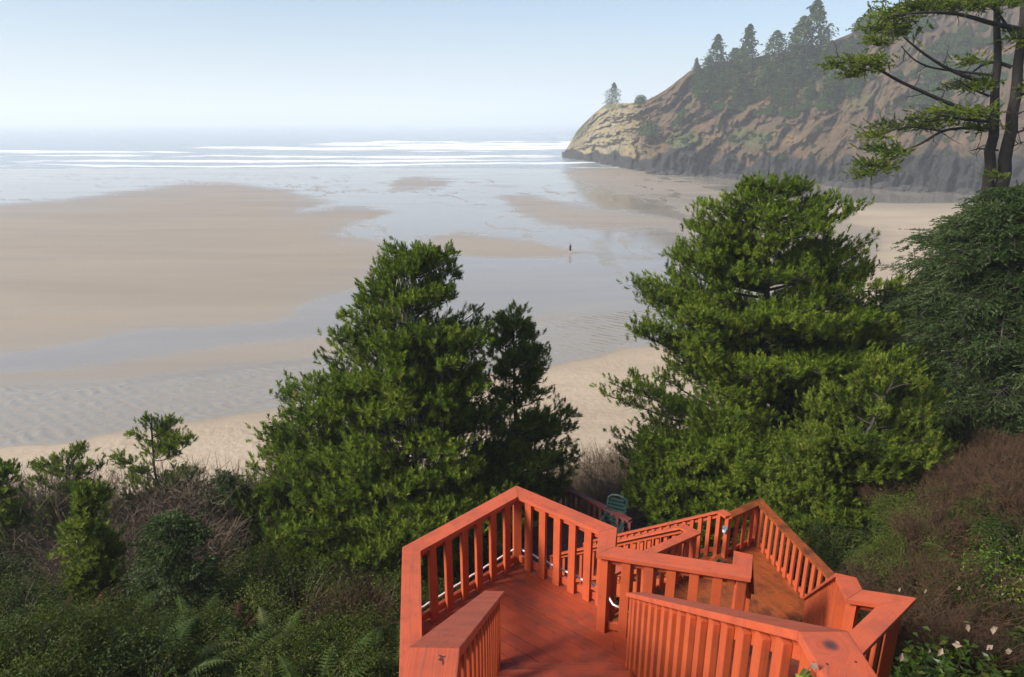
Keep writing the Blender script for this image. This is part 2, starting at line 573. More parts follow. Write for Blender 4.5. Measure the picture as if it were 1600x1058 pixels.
BARS = [
    [(-700, 330), (0, 318), (60, 314), (110, 312), (170, 302), (200, 297), (250, 290), (310, 284), (360, 284), (400, 290), (440, 294), (465, 302), (536, 314),
     (500, 319), (458, 329), (520, 322), (572, 320), (624, 329), (595, 346), (550, 357), (556, 368), (608, 375), (614, 391), (572, 446), (497, 463), (465, 472),
     (442, 495), (400, 504), (328, 512), (248, 516), (176, 526), (72, 544), (0, 558), (-700, 690)],
    [(601, 292), (621, 277), (653, 274), (725, 282), (702, 292), (647, 299), (611, 299)],
    [(657, 383), (692, 368), (728, 357), (774, 365), (855, 378), (891, 391), (940, 396), (881, 402), (822, 406), (774, 405), (702, 398), (670, 391)],
    [(770, 303), (822, 305), (871, 313), (920, 320), (987, 328), (1060, 340), (1115, 362), (1077, 377), (1009, 358), (936, 362), (855, 352), (806, 339), (783, 326)],
    [(754, 287), (816, 290), (790, 295)],
    [(-700, 640), (0, 580), (160, 564), (256, 547), (360, 532), (480, 524), (560, 515), (600, 530), (560, 552), (480, 560), (400, 572), (256, 586), (152, 600), (0, 602), (-700, 700)],
    [(880, 262), (960, 258), (1090, 280), (1150, 292), (1260, 300), (1260, 330), (1150, 322), (1080, 318), (1010, 312), (930, 298), (890, 280)],
    [(757, 494), (830, 488), (960, 468), (1020, 452), (1010, 470), (900, 494), (800, 510)],
    [(1000, 303), (1150, 322), (1370, 345), (1375, 392), (1250, 470), (1120, 450), (1070, 405), (1115, 362), (1060, 335)],
]
BARW = [1, .9, 1, .95, .8, .8, .85, .45, .9]
DRY = [(-900, 820), (-400, 745), (0, 702), (120, 688), (212, 670), (288, 658), (360, 648), (424, 640), (640, 610), (861, 569), (922, 557), (982, 545), (1025, 541),
       (1150, 515), (1260, 470), (1345, 415), (1377, 385), (1369, 362), (1300, 340), (1200, 328), (1180, 318), (1300, 316), (1400, 319), (1525, 318), (1600, 300), (2100, 300), (2300, 1400), (-900, 1400)]
POOL = [(1097, 292), (1200, 289), (1300, 290), (1430, 296), (1520, 303), (1522, 315), (1400, 316), (1280, 312), (1180, 307)]
CREEK = [(-900, 745), (-400, 650), (0, 604), (152, 602), (256, 588), (400, 574), (480, 563), (560, 553), (700, 520), (820, 500), (900, 490), (1040, 478), (1020, 530), (982, 545), (922, 557), (861, 569),
         (640, 610), (424, 640), (288, 658), (120, 688), (0, 702), (-400, 760)]
CREEK2 = [(700, 325), (760, 330), (830, 352), (900, 372), (930, 400), (950, 425), (975, 440), (960, 395), (925, 375), (850, 352), (780, 328), (720, 318), (650, 308)]

nr, nc = 460, 640
iy = np.linspace(1 / 27.0, 1 / 470.0, nr)
sx = np.linspace(-1.35, 1.7, nc)
yy = np.repeat((1 / iy)[:, None], nc, 1)
xx = yy * sx[None, :]
# wander the outlines a little so the edges are ragged
wx = xx + (fbm(xx / 7, yy / 7, 4, 3) - .5) * 5 + (fbm(xx / 30, yy / 30, 3, 13) - .5) * 9
wy = yy + ((fbm(xx / 8, yy / 6, 4, 5) - .5) * 3.2) * np.clip(yy / 90, .35, 1.5)
pu, pv = project(np.stack([wx, wy, np.zeros_like(wx)], -1))
wet = np.full(xx.shape, .88)
for poly, k in zip(BARS, BARW):
    s = poly_sd(pu, pv, poly)
    m = np.clip(s / (13 + 20 * vnoise(xx / 22, yy / 22, 19)) + .5, 0, 1) * k
    wet = wet * (1 - m) + np.clip(.66 - s / 240 + (fbm(xx / 26, yy / 10, 4, 27) - .5) * .22, .40, .72) * m
pu2, pv2 = project(np.stack([xx + (fbm(xx / 4, yy / 4, 4, 8) - .5) * 2.2, yy + (fbm(xx / 4, yy / 4, 4, 9) - .5) * 1.8, np.zeros_like(xx)], -1))
s = poly_sd(pu2, pv2, DRY)
m = np.clip(s / 9 + .5, 0, 1)
kr = np.clip((pu2 - 950) / 350, 0, 1)
damp = (.30 - np.clip(s / 260, 0, .14)) * kr + (.30 - np.clip(s / 40, 0, 1) * .26) * (1 - kr)
wet = wet * (1 - m) + damp * m
creek = np.clip(poly_sd(pu2, pv2, CREEK) / 18 + .25, 0, 1) + .45 * np.clip(poly_sd(pu, pv, CREEK2) / 10 + .5, 0, 1)
# thin braided runnels across the flats by the headland
br = np.abs(fbm(xx / 34, yy / 26, 4, 21) - .5)
runzone = np.clip((pu - 930) / 90, 0, 1) * np.clip((1170 - pu) / 60, 0, 1) * np.clip((pv - 262) / 8, 0, 1) * np.clip((325 - pv) / 15, 0, 1)
run = np.clip(1 - br / .022, 0, 1) * runzone
wet = wet * (1 - run) + .93 * run
br2 = np.abs(fbm(xx / 20 + yy / 60, yy / 40 - xx / 70, 5, 33) - .5)
film = (wet > .8) & (creek < .1)
wet = np.where(film, wet - .22 * np.clip(1 - br2 / .03, 0, 1) * np.clip((pv - 265) / 20, 0, 1) * np.clip((440 - pv) / 50, 0, 1), wet)
s = poly_sd(pu2, pv2, POOL)
pm = np.clip(s / 6 + .5, 0, 1)
wet = wet * (1 - pm) + 1.0 * pm
creek = creek * (1 - pm) * (1 - runzone * .5)
zz = -np.clip((yy - 352) / 60, 0, 2) * .8 + .10 * np.clip(poly_sd(pu2, pv2, DRY) / 30, 0, 1)
zz = zz - run * .06
mb = MB()
mb.add(np.stack([xx, yy, zz], -1), grid_faces(nr, nc)[:, ::-1])
beach = tag(mb.build('beach', M_BEACH, smooth=True), kind='structure')
attr(beach, 'wet', wet); attr(beach, 'creek', np.clip(creek, 0, 1))

# ------------------------------------------------------------------ sea with lines of surf
nr, nc = 340, 520
iy = np.linspace(1 / 338.0, 1 / 9000.0, nr)
sx = np.linspace(-1.5, 1.2, nc)
yy = np.repeat((1 / iy)[:, None], nc, 1)
xx = yy * sx[None, :]
foam = np.zeros_like(yy); hz = np.zeros_like(yy)
SURF = [(770, 26, 2.4, -.26, .34, 1.25, 1), (690, 24, 1.8, -.08, .075, 1.2, 2), (612, 20, 1.2, -.46, .09, 1.05, 3), (535, 24, .8, -.8, .09, 1.0, 4), (475, 20, .5, -1.0, .075, .95, 5),
        (430, 18, .3, -1.3, .1, .95, 6), (385, 9, .12, -1.5, .12, 1.0, 7), (980, 22, 1.6, -.02, .1, .45, 8), (1300, 30, 1.6, .02, .1, .35, 9)]
for y0, wd, hgt, s0, s1, k, sd in SURF:
    c0 = y0 + (fbm(xx / 160, yy * 0 + sd * 7.3, 5, 30 + sd) - .5) * (80 if y0 < 400 else 95)
    d = yy - c0
    sl = xx / yy
    along = np.clip((sl - s0) / .07 + .5, 0, 1) * np.clip((s1 + (.0 if s1 > .08 else .03) - sl) / .05 + .5, 0, 1)
    along = along * np.clip(fbm(xx / 90, yy / 60 + sd * 3.1, 4, 50 + sd) * 3.0 - .75, .05, 1.1)
    hz = hz + hgt * along * np.exp(-(d / (wd * .7)) ** 2)
    f = np.where(d < 0, np.exp(-(d / (wd * 1.0)) ** 2), np.exp(-(d / (wd * .45)) ** 2))
    trail = .58 * np.exp(-np.clip(-d, 0, 1e9) / (wd * 2.6)) * (d < 0)
    foam = np.maximum(foam, np.maximum(f, trail) * along * k * 1.12)
zone = np.clip((yy - 590) / 50, 0, 1) * np.clip((860 - yy) / 60, 0, 1) * np.clip((xx / yy + .34) / .1, 0, 1)
foam = np.maximum(foam, zone * np.clip(fbm(xx / 85, yy / 20, 5, 97) * 2.6 - .55, 0, 1.0))
shore = np.clip((470 - yy) / 110, 0, 1)
foam = np.maximum(foam, shore * .42 * np.clip(fbm(xx / 60, yy / 9, 4, 95) * 2.2 - .35, 0, 1.2))
hz = hz + (fbm(xx / 26, yy / 18, 4, 71) - .5) * .7 * np.clip((yy - 420) / 200, 0, 1)
edge = 350 + (fbm(xx / 55, xx * 0, 4, 91) - .5) * 26
mb = MB()
mb.add(np.stack([xx, yy, .03 + hz - np.clip((edge - yy) / 4, 0, 1) * .35], -1), grid_faces(nr, nc)[:, ::-1])
sea = tag(mb.build('sea', M_SEA, smooth=True), kind='structure')
attr(sea, 'foam', foam)

# ------------------------------------------------------------------ headland
HB = np.array([(878, 245.5), (882, 247), (905, 250), (930, 253), (985, 264), (1040, 271.5), (1100, 275), (1160, 279), (1250, 285), (1330, 292), (1430, 297), (1520, 302), (1600, 312), (1700, 330), (1800, 352), (1900, 380)], float)
HC = np.array([(878, 244), (882, 238), (900, 205), (925, 178), (945, 161), (975, 161), (1000, 160), (1030, 142), (1065, 112), (1120, 96), (1200, 84), (1280, 62), (1300, 52), (1340, 28), (1390, 0), (1450, -36), (1600, -95), (1800, -150), (1900, -160)], float)
HS = np.array([(878, 3.0), (905, 2.8), (950, 2.6), (985, 2.2), (1010, 1.5), (1060, 1.15), (1130, .95), (1300, .80), (1500, .74), (1900, .74)], float)
us = np.concatenate([np.linspace(878, 960, 90), np.linspace(961, 1560, 330), np.linspace(1565, 1900, 60)])
N1, N2 = 190, 40
tt = np.concatenate([np.linspace(0, 1, N1) ** 1.25, np.linspace(1, 2, N2 + 1)[1:]])
HX = np.zeros((len(us), len(tt))); HY = HX.copy(); HZ = HX.copy(); HREL = HX.copy()
for i, u in enumerate(us):
    vb, vc, sl = np.interp(u, *HB.T), np.interp(u, *HC.T), np.interp(u, *HS.T)
    b = P(u, vb, 0)
    d = ray(u, vc); q = d[2] / d[1]
    # crest: meets the ray at slope sl
    yc = (b[1] * sl + H) / (sl - q)
    zc = H + q * yc
    dx = (u - 800) / ray(u, (vb + vc) / 2)[1]
    y = np.where(tt <= 1, b[1] + (yc - b[1]) * tt, yc + (tt - 1) * (90 + .5 * (yc - b[1])))
    cl = min(9.0, .3 * max(zc, .5))                       # dark sea cliff at the foot
    fr = np.clip(tt, 0, 1)
    face = cl * np.clip(fr / .055, 0, 1) ** .7 + (zc - cl) * np.clip((fr - .03) / .97, 0, 1) ** (1.12 if u > 1000 else .92)
    z = np.where(tt <= 1, face, zc - (tt - 1) ** 1.5 * zc * 1.05)
    HY[i], HZ[i], HX[i] = y, z, b[0] + (y - b[1]) * dx
    HREL[i] = fr
# gullies and ledges
amp = np.clip((us - 885) / 60, 0, 1)[:, None] * np.clip(HREL / .05, .25, 1) * np.clip((1.02 - HREL) / .15, .08, 1)
wq = (fbm(us[:, None] / 60, HREL * 3, 3, 69) - .5) * 2.2
g1 = np.abs(fbm(us[:, None] / 48 - HREL * 1.6 + wq, HREL * 2.6 + wq, 5, 61) - .5) * 2
g2 = fbm(us[:, None] / 17 - HREL * 2 + wq * 1.5, HREL * 9, 5, 62) - .5
g3 = fbm(us[:, None] / 5.5 - HREL * 3, HREL * 34, 4, 63) - .5
sc = np.clip(HY / 300, .7, 1.4)
dy = (g1 * 20 - 7 + g2 * 13 + g3 * 6) * amp * sc
ledge = (fbm(us[:, None] / 7, HZ / 3.2, 4, 65) - .5) * 7 * np.clip((14 - HZ) / 8, 0, 1) * np.clip((us - 882) / 30, 0, 1)[:, None] * np.clip(HREL / .01, 0, 1)
foot = ledge + np.exp(-HREL / .06) * (fbm(us[:, None] / 9, HREL * 8, 3, 64) - .45) * 9 * np.clip((us - 882) / 30, 0, 1)[:, None]
HY2 = HY + dy + foot
HX2 = HX * HY2 / HY
HZ2 = np.maximum(HZ + (g2 * 3.0 + g3 * 3.0) * amp, -1.5)
HZ2[:, 0] = -1.5
mb = MB()
mb.add(np.stack([HX2, HY2, HZ2], -1), grid_faces(len(us), len(tt)))
head = tag(mb.build('headland_hill', M_HEAD, smooth=True), kind='structure')
ug = np.repeat(us[:, None], len(tt), 1)
cliff_h = 6 + 9 * (fbm(ug / 30, ug * 0, 3, 66) - .3) + 5 * np.clip((ug - 1380) / 120, 0, 1)
attr(head, 'rock', np.clip((cliff_h - HZ2) / 5 + .45, 0, 1) + .5 * np.clip(.16 - g1, 0, 1) * 3 * (HREL < .7))
_, hv = project(np.stack([HX2, HY2, HZ2], -1))
gr = np.zeros_like(ug)
for (cu, cv, ru, rv, k) in [(1065, 220, 38, 22, .9), (1005, 208, 26, 12, .6), (1165, 215, 62, 24, .75), (1330, 158, 60, 26, .6), (905, 195, 22, 34, .75), (950, 166, 30, 8, .7), (1110, 150, 60, 16, .55),
                            (1180, 130, 130, 30, .6), (1450, 110, 110, 60, .55), (1240, 215, 40, 20, .45), (1300, 80, 40, 30, .5)]:
    gr = np.maximum(gr, k * np.exp(-(((ug - cu) / ru) ** 2 + ((hv - cv) / rv) ** 2)))
attr(head, 'grass', gr)
attr(head, 'tip', np.clip((1010 + 40 * (fbm(HREL * 6, ug / 40, 3, 68) - .5) - ug) / 40, 0, 1) * (HREL <= 1.05))
attr(head, 'bare', g1)


def on_headland(u, v):
    """the hillside point the photograph shows at a pixel"""
    i = int(np.argmin(np.abs(us - u)))
    k = N1
    _, vv = project(np.stack([HX2[i, :k], HY2[i, :k], HZ2[i, :k]], -1))
    j = int(np.argmin(np.abs(vv - v)))
    return np.array([HX2[i, j], HY2[i, j], HZ2[i, j]])


# ------------------------------------------------------------------ sea haze: one even box of air round everything
m = bpy.data.materials.new('sea_haze')
m.use_nodes = True
nt = m.node_tree
for n in list(nt.nodes):
    if n.type != 'OUTPUT_MATERIAL':
        nt.nodes.remove(n)
pv_ = nt.nodes.new('ShaderNodeVolumePrincipled')
pv_.inputs['Color'].default_value = (.90, .95, 1.0, 1)
pv_.inputs['Density'].default_value = .0006
pv_.inputs['Anisotropy'].default_value = .1
nt.links.new(pv_.outputs[0], [n for n in nt.nodes if n.type == 'OUTPUT_MATERIAL'][0].inputs['Volume'])
mb = MB()
x0, x1, y0, y1, z0, z1 = -13800, 11000, -60, 9200, -4, 150
C8 = np.array([(x, y, z) for x in (x0, x1) for y in (y0, y1) for z in (z0, z1)], float)
mb.add(C8, [(0, 1, 3, 2), (4, 6, 7, 5), (0, 4, 5, 1), (2, 3, 7, 6), (0, 2, 6, 4), (1, 5, 7, 3)])
tag(mb.build('haze', m), kind='stuff')

# ------------------------------------------------------------------ the bluff the stairs stand on
TC = np.array([  # x, y, height relative to the eye
    (0, -8, -2.9), (0, -1, -3.4), (0, 3, -5.4), (0.5, 6.5, -6.6), (-1.5, 5, -6.4), (1.5, 9, -8.6), (4, 11, -9.3), (5.2, 8.5, -7.9), (2, 14, -11.3), (2, 17, -12.5),
    (-2.6, 17, -13.0), (-5, 6, -6.5), (-4.5, 9.5, -8.3), (-8, 10, -8.6), (-11, 14, -10.8), (-10, 20, -13.6), (-14, 24, -15.6), (-20, 20, -13.4), (-10, 28, -17.6), (-9, 35.5, -22.5), (-24, 34, -22.3),
    (0, 36.5, -22.4), (-40, 32, -22.3), (-30, 12, -10.5), (-16, 5, -6), (-20, -6, -4), (4, 28, -17.4), (6, 39, -22.4), (3.9, 5.2, -5.6), (5, 4.2, -5.0), (3.4, 2.0, -4.0), (7, 6, -5.5), (7, 9.5, -7.1), (7.4, 13, -8.8),
    (8.5, 19, -11.8), (10, 13, -7.7), (12, 8, -4.6), (8, 3, -3.6), (15, 17, -6.8), (17, 25, -3.4), (21, 29, -3.9), (13, 24, -10.4), (12, 31, -15.5), (25, 24, -2.2), (28, 36, -6.5), (22, 38, -13), (16, 46, -22.4), (28, 56, -22.4), (44, 62, -22.4),
    (42, 34, -3), (60, 40, -4), (50, 74, -22.4), (40, 10, -1), (70, 78, -22.4)], float)
TC[:, 2] += H


def _tps(d2):
    return 0.5 * d2 * np.log(np.maximum(d2, 1e-9))


NT = len(TC)
n = NT
A = np.zeros((n + 3, n + 3))
d2 = ((TC[:, None, :2] - TC[None, :, :2]) ** 2).sum(-1)
A[:n, :n] = _tps(d2) + np.eye(n) * 4.0
A[:n, n:] = np.c_[np.ones(n), TC[:, :2]]
A[n:, :n] = A[:n, n:].T
WT = np.linalg.solve(A, np.r_[TC[:, 2], 0, 0, 0])


def ground(x, y, rough=True):
    x = np.asarray(x, float); y = np.asarray(y, float)
    sh = x.shape
    xf, yf = x.ravel(), y.ravel()
    z = np.empty(len(xf))
    for a in range(0, len(xf), 20000):
        q = np.stack([xf[a:a + 20000], yf[a:a + 20000]], -1)
        dd = ((q[:, None, :] - TC[None, :, :2]) ** 2).sum(-1)
        z[a:a + 20000] = _tps(dd) @ WT[:NT] + WT[NT] + q @ WT[NT + 1:]
    if rough:
        z = z + (fbm(xf / 2.6, yf / 2.6, 4, 77) - .5) * .5
    return z.reshape(sh)


gx, gy = np.meshgrid(np.linspace(-46, 74, 300), np.linspace(-14, 86, 260))
gz = ground(gx, gy)
# the toe sinks under the sand rather than rising again
toe_y = np.interp(gx, [-46, -24, -9, 0, 6, 16, 28, 44, 74], [32, 34, 36, 37, 39.5, 46.5, 56.5, 62.5, 80])
gz = np.where(gy > toe_y, np.minimum(gz, -.25 - (gy - toe_y) * .12), gz)
mb = MB()
mb.add(np.stack([gx, gy, gz], -1), grid_faces(*gx.shape))
tag(mb.build('bluff_ground', M_SOIL, smooth=True), kind='structure')

# ------------------------------------------------------------------ the wooden stairs: landings, flights, railings
ZA, ZB, ZC, ZT = H - 5.0, H - 8.4, H - 11.4, H - 2.73
RH = .95
CAPW, CAPT = .18, .045


def clip_half(poly, nrm, c, keep):
    out = []
    for i in range(len(poly)):
        a, b = np.array(poly[i]), np.array(poly[(i + 1) % len(poly)])
        da, db = keep * (a @ nrm - c), keep * (b @ nrm - c)
        if da >= 0:
            out.append(a)
        if da * db < 0:
            out.append(a + (b - a) * (da / (da - db)))
    return out


def deck_boards(poly, z, ang, mat, parent, bw=.14, gap=.007, t=.038):
    """planks laid along the angle, trimmed to the landing's outline"""
    d = np.array([cos(ang), sin(ang)]); s = np.array([-sin(ang), cos(ang)])
    polys = poly if isinstance(poly[0], list) else [poly]
    pr = np.array([p for q in polys for p in q]) @ s
    mb = MB()
    a = pr.min() - .05
    while a < pr.max():
        for pq in polys:
            q = clip_half(clip_half([np.array(p) for p in pq], s, a, 1), s, a + bw - gap, -1)
            if len(q) >= 3:
                r = rng.uniform(0, 60)
                gc = np.array([(p @ d + r, p @ s + r * .3, r) for p in q])
                mb.ngon_prism([tuple(p) for p in q], z - t, z + rng.uniform(-.002, .002), gc, rng.uniform(0, 1))
        a += bw
    return mb.build('decking', mat, parent)


def fascia(poly, z, mat, parent, skip=()):
    mb = MB()
    for i in range(len(poly)):
        if i in skip:
            continue
        a, b = poly[i], poly[(i + 1) % len(poly)]
        beam(mb, (*a, z - .042), (*b, z - .042), .04, .19, -.03)
    return mb.build('rim_joist', mat, parent)


def legs(pts, z, mat, parent):
    for x, y in pts:
        mb = MB()
        g = float(ground(x, y)) - .3
        stick(mb, x, y, g, z - .05, (1, 0), .1, .1)
        mb.build('support_post', mat, parent)


def landing(name, label, poly, z, ang, mat, fmat, posts, skip=(), parts=None):
    t = thing(name, (0, 0, 0), label, 'landing', 'landings of the red wooden stairs')
    deck_boards(parts or poly, z, ang, mat, t)
    fascia(poly, z, fmat, t, skip)
    legs(posts, z, fmat, t)
    return t


def cap_strip(mb, pts, w, t):
    """a mitred board lying along a path"""
    pts = np.asarray(pts, float); n = len(pts)
    d = unit(np.diff(pts[:, :2], axis=0))
    L = []; Rr = []
    for i in range(n):
        d0 = d[max(i - 1, 0)]; d1 = d[min(i, n - 2)]
        n0 = np.array([-d0[1], d0[0]]); n1 = np.array([-d1[1], d1[0]])
        mt = unit(n0 + n1); k = 1 / max(mt @ n0, .35)
        L.append(np.r_[pts[i, :2] + mt * k * w / 2, pts[i, 2]]); Rr.append(np.r_[pts[i, :2] - mt * k * w / 2, pts[i, 2]])
    for i in range(n - 1):
        r = rng.uniform(0, 60); ln = np.linalg.norm(pts[i + 1] - pts[i])
        g = 0.0015 * unit(pts[i + 1] - pts[i])
        q = [L[i] + g, Rr[i] + g, Rr[i + 1] - g, L[i + 1] - g]
        V = np.array(q + [p - np.array([0, 0, t]) for p in q])
        e = unit(pts[i + 1] - pts[i])
        G = np.array([((p - pts[i]) @ e + r, ((p - pts[i])[:2] @ np.array([-d[i][1], d[i][0]])) + r * .37, p[2] * .2 + r) for p in V])
        F = np.array([(0, 1, 2, 3), (7, 6, 5, 4), (0, 4, 5, 1), (1, 5, 6, 2), (2, 6, 7, 3), (3, 7, 4, 0)])
        mb.add(V[F.ravel()], np.arange(24).reshape(6, 4), rng.uniform(0, 1), G[F.ravel()])


def railing(label, pts, drop=None, posts=None, side=1, spacing=.2, mats=None, bottom=True, ends=(True, True), bal_low=-.16, lowz=None, wide_post=()):
    """pts run along the top of the cap; balusters hang from it down past the floor line (cap - RH)"""
    mp, mc = mats or (M_RED, M_CAP)
    pts = np.asarray(pts, float)
    base = pts.mean(0); base[2] = pts[:, 2].min() - RH
    t = thing('railing', tuple(base), label, 'railing', 'railings of the red wooden stairs')
    mb = MB(); cap_strip(mb, pts - base, CAPW, CAPT)
    mb.build('cap_rail', mc, t)
    for i in range(len(pts) - 1):
        mb = MB()
        a, b = pts[i] - base, pts[i + 1] - base
        a = a - (0, 0, CAPT + .001); b = b - (0, 0, CAPT + .001)
        e = unit(b - a)
        if np.linalg.norm(b - a) > .35:
            beam(mb, a + e * .05, b - e * .05, .038, .088)
            mb.build('rail_board', mp, t)
            if bottom:
                bl = MB(); beam(bl, a + e * .05 - (0, 0, RH - .16), b - e * .05 - (0, 0, RH - .16), .036, .085, -side * .002); bl.build('foot_board', mp, t)
    # posts at the corners
    for i in range(len(pts)):
        if posts is not None and i not in posts:
            continue
        p = pts[i] - base
        d = unit(pts[min(i + 1, len(pts) - 1)] - pts[max(i - 1, 0)])
        w = .14 if i in wide_post else .09
        mb = MB(); stick(mb, p[0], p[1], p[2] - RH - .22, p[2] - CAPT - .004, d, w, w)
        mb.build('post', mp, t)
    bal = []
    for i in range(len(pts) - 1):
        a, b = pts[i] - base, pts[i + 1] - base
        L = np.linalg.norm((b - a)[:2])
        nb = int(round((L - .1) / spacing)) - 1
        if nb < 1:
            continue
        e = unit(np.r_[(b - a)[:2], 0]); s = np.array([-e[1], e[0], 0])
        for k in range(1, nb + 1):
            f = k / (nb + 1)
            p = a + (b - a) * f + s * side * .040 + e * rng.uniform(-.006, .006)
            bal.append((p, e))
    for p, e in bal:
        mb = MB(); stick(mb, p[0], p[1], p[2] - RH + bal_low, p[2] - CAPT - .012, e, .088 if spacing < .3 else .088, .038)
        mb.build('baluster', mp, t)
    return t


def flight(label, a0, a1, d, slope, z0, z1, mat, fmat):
    """treads between two top corners a0, a1 running down along d"""
    a0, a1, d = np.array(a0, float), np.array(a1, float), unit(np.array(d, float))
    run = (z0 - z1) / slope
    n = max(2, int(round((z0 - z1) / .19)))
    t = thing('stair_flight', (a0[0], a0[1], z0), label, 'stairs', 'flights of the red wooden stairs')
    o = np.array([a0[0], a0[1], z0])
    for k in range(1, n):
        z = z0 - (z0 - z1) * k / n
        c = run * (k - 1) / (n - 1)
        w = run / (n - 1) + .02
        p = a0 + d * (c + w / 2); q = a1 + d * (c + w / 2)
        mb = MB(); beam(mb, np.r_[p, z] - o, np.r_[q, z] - o, w, .038)
        mb.build('tread', mat, t)
    for p, sgn in ((a0, 1), (a1, -1)):
        mb = MB()
        e = unit(a1 - a0) * sgn * .025
        beam(mb, np.r_[p - e, z0 - .05] - o, np.r_[p - e + d * run, z1 - .02] - o, .04, .28)
        mb.build('stringer', fmat, t)
    return t


PA = [(-1.04, 5.83), (.06, 6.98), (1.02, 6.19), (.94, 5.84), (2.17, 5.50), (3.09, 5.18), (3.41, 5.07), (2.83, 4.58), (1.25, 3.25), (-.62, 3.25)]
landing('upper_landing', 'broad red painted landing with worn boards at the foot of the top stairs', PA, ZA, radians(-39.5), M_DECK, M_RED, [(-.9, 5.7), (.05, 6.8), (.9, 5.8), (2.1, 5.3), (3.2, 5.0), (-.5, 3.4), (1.3, 3.5)],
        parts=[[(-1.04, 5.83), (.06, 6.98), (1.02, 6.19), (1.0, 3.25), (-.62, 3.25)], [(1.006, 5.82), (2.17, 5.50), (3.09, 5.18), (3.41, 5.07), (2.83, 4.58), (1.25, 3.25), (1.003, 3.25)]])
PT = [(-.42, -1.6), (1.22, -1.6), (1.22, 2.06), (-.42, 2.06)]
landing('top_landing', 'red landing at the head of the stairs under the near handrails', PT, ZT, radians(90), M_DECK, M_RED, [(-.3, -1.2), (1.1, -1.2), (-.3, 1.9), (1.1, 1.9)])
PB = [(1.55, 9.85), (2.43, 10.62), (3.47, 11.3), (4.22, 11.92), (5.12, 12.42), (5.58, 9.7), (4.95, 9.35), (2.6, 9.2)]
landing('middle_landing', 'wet brown landing with dark mossy boards below the second flight', PB, ZB, radians(118), M_WETDECK, M_RED, [(1.9, 10), (3.5, 11.1), (5.0, 12.2), (5.4, 9.9), (4.0, 9.9)], skip=(7,))
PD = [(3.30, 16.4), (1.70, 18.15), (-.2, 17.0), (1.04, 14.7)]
landing('lower_landing', 'shaded maroon landing under the pine with a chair on it', PD, ZC, radians(-20), M_SHADEDRED, M_SHADEDRED, [(3.0, 16.3), (1.65, 17.9), (.1, 16.9), (1.1, 15)])

S1 = .739
flight('topmost flight of red steps falling from the head of the stairs to the broad landing', (-.2, 2.06), (1.04, 2.06), (0, 1), S1, ZT, ZA, M_DECK, M_RED)
D2 = unit(np.array([1.77, 4.04]))
flight('second flight of red steps falling from the broad landing to the wet brown landing', (2.2, 5.74), (3.1, 5.40), D2, .79, ZA, ZB, M_WETDECK, M_RED)
D3 = unit(np.array([-.57, .82]))
flight('third flight of red steps falling from the wet brown landing to the maroon landing', (3.42, 11.32), (4.2, 11.93), D3, .74, ZB, ZC, M_WETDECK, M_RED)


def C(x, y, z):
    return (x, y, z + RH)


# near handrails either side of the top flight
zt, za = ZT + RH, ZA + RH
hl = railing('weathered near handrail with a cracked board end, going down beside the first steps', [(-.275, -1.5, zt), (-.275, 1.98, zt), (-.16, 5.30, H - 4.13)], posts=(1, 2), side=-1, bal_low=-.12)
hr = railing('weathered near handrail with a dark knot in its top board, beside the first steps', [(1.14, -1.5, zt), (1.14, 2.06, zt), (1.14, 5.28, H - 4.13)], posts=(1, 2), side=1, bal_low=-.12)
# the broad landing
hp_ = railing('red railing running round the pointed corner of the broad landing to a stub', [C(-.74, 3.95, ZA), C(-1.0, 5.83, ZA), C(.06, 6.95, ZA), C(1.0, 6.17, ZA), C(.93, 5.81, ZA), C(2.17, 5.48, ZA), C(2.27, 5.74, ZA)], posts=(1, 2, 3, 4, 5), side=-1, wide_post=(3,))
railing('short red stair railing beside the second flight, hidden behind the stub of the pointed railing', [C(2.28, 5.77, ZA), (2.28 + 1.66, 5.77 + 3.79, ZB + RH)], posts=(1,), side=1)
railing('steep red railing with closely seen balusters on the outer side of the second flight', [C(3.13, 5.42, ZA), (4.86, 9.36, ZB + RH)], posts=(0, 1), side=1)
railing('short red railing with a sharp outer corner at the end of the broad landing', [C(3.12, 5.40, ZA), C(3.08, 5.15, ZA), C(3.42, 5.06, ZA), C(2.80, 4.55, ZA), C(1.35, 3.32, ZA)], posts=(1, 2, 3, 4), side=-1)
# the middle landing
railing('red railing with a brown cap round the far corner of the wet landing', [C(4.30, 11.86, ZB - .006), C(5.1, 12.38, ZB - .006), C(5.54, 9.8, ZB - .006)], posts=(1, 2), side=-1, wide_post=(1,), mats=(M_RED, M_WETDECK))
railing('red railing on the far side of the third flight with a lamp on its post', [C(4.30, 11.84, ZB), C(4.19, 12.03, ZB), (4.19 - .57 * 4, 12.03 + .82 * 4, ZB + RH - 2.96)], posts=(0, 1, 2), side=1)
railing('red railing bent like a hairpin between the wet brown landing and the third flight', [C(1.6, 9.98, ZB), C(2.43, 10.6, ZB), C(3.47, 11.27, ZB), C(3.30, 11.48, ZB), (3.30 - .57 * 4, 11.48 + .82 * 4, ZB + RH - 2.96)], posts=(0, 1, 2, 4), side=-1)
# the lower landing
railing('shaded maroon railing at the edge of the lower landing behind the green chair', [C(3.26, 16.4, ZC), C(1.72, 18.05, ZC), C(.9, 17.58, ZC)], posts=(0, 1, 2), side=1, mats=(M_SHADEDRED, M_SHADEDRED))

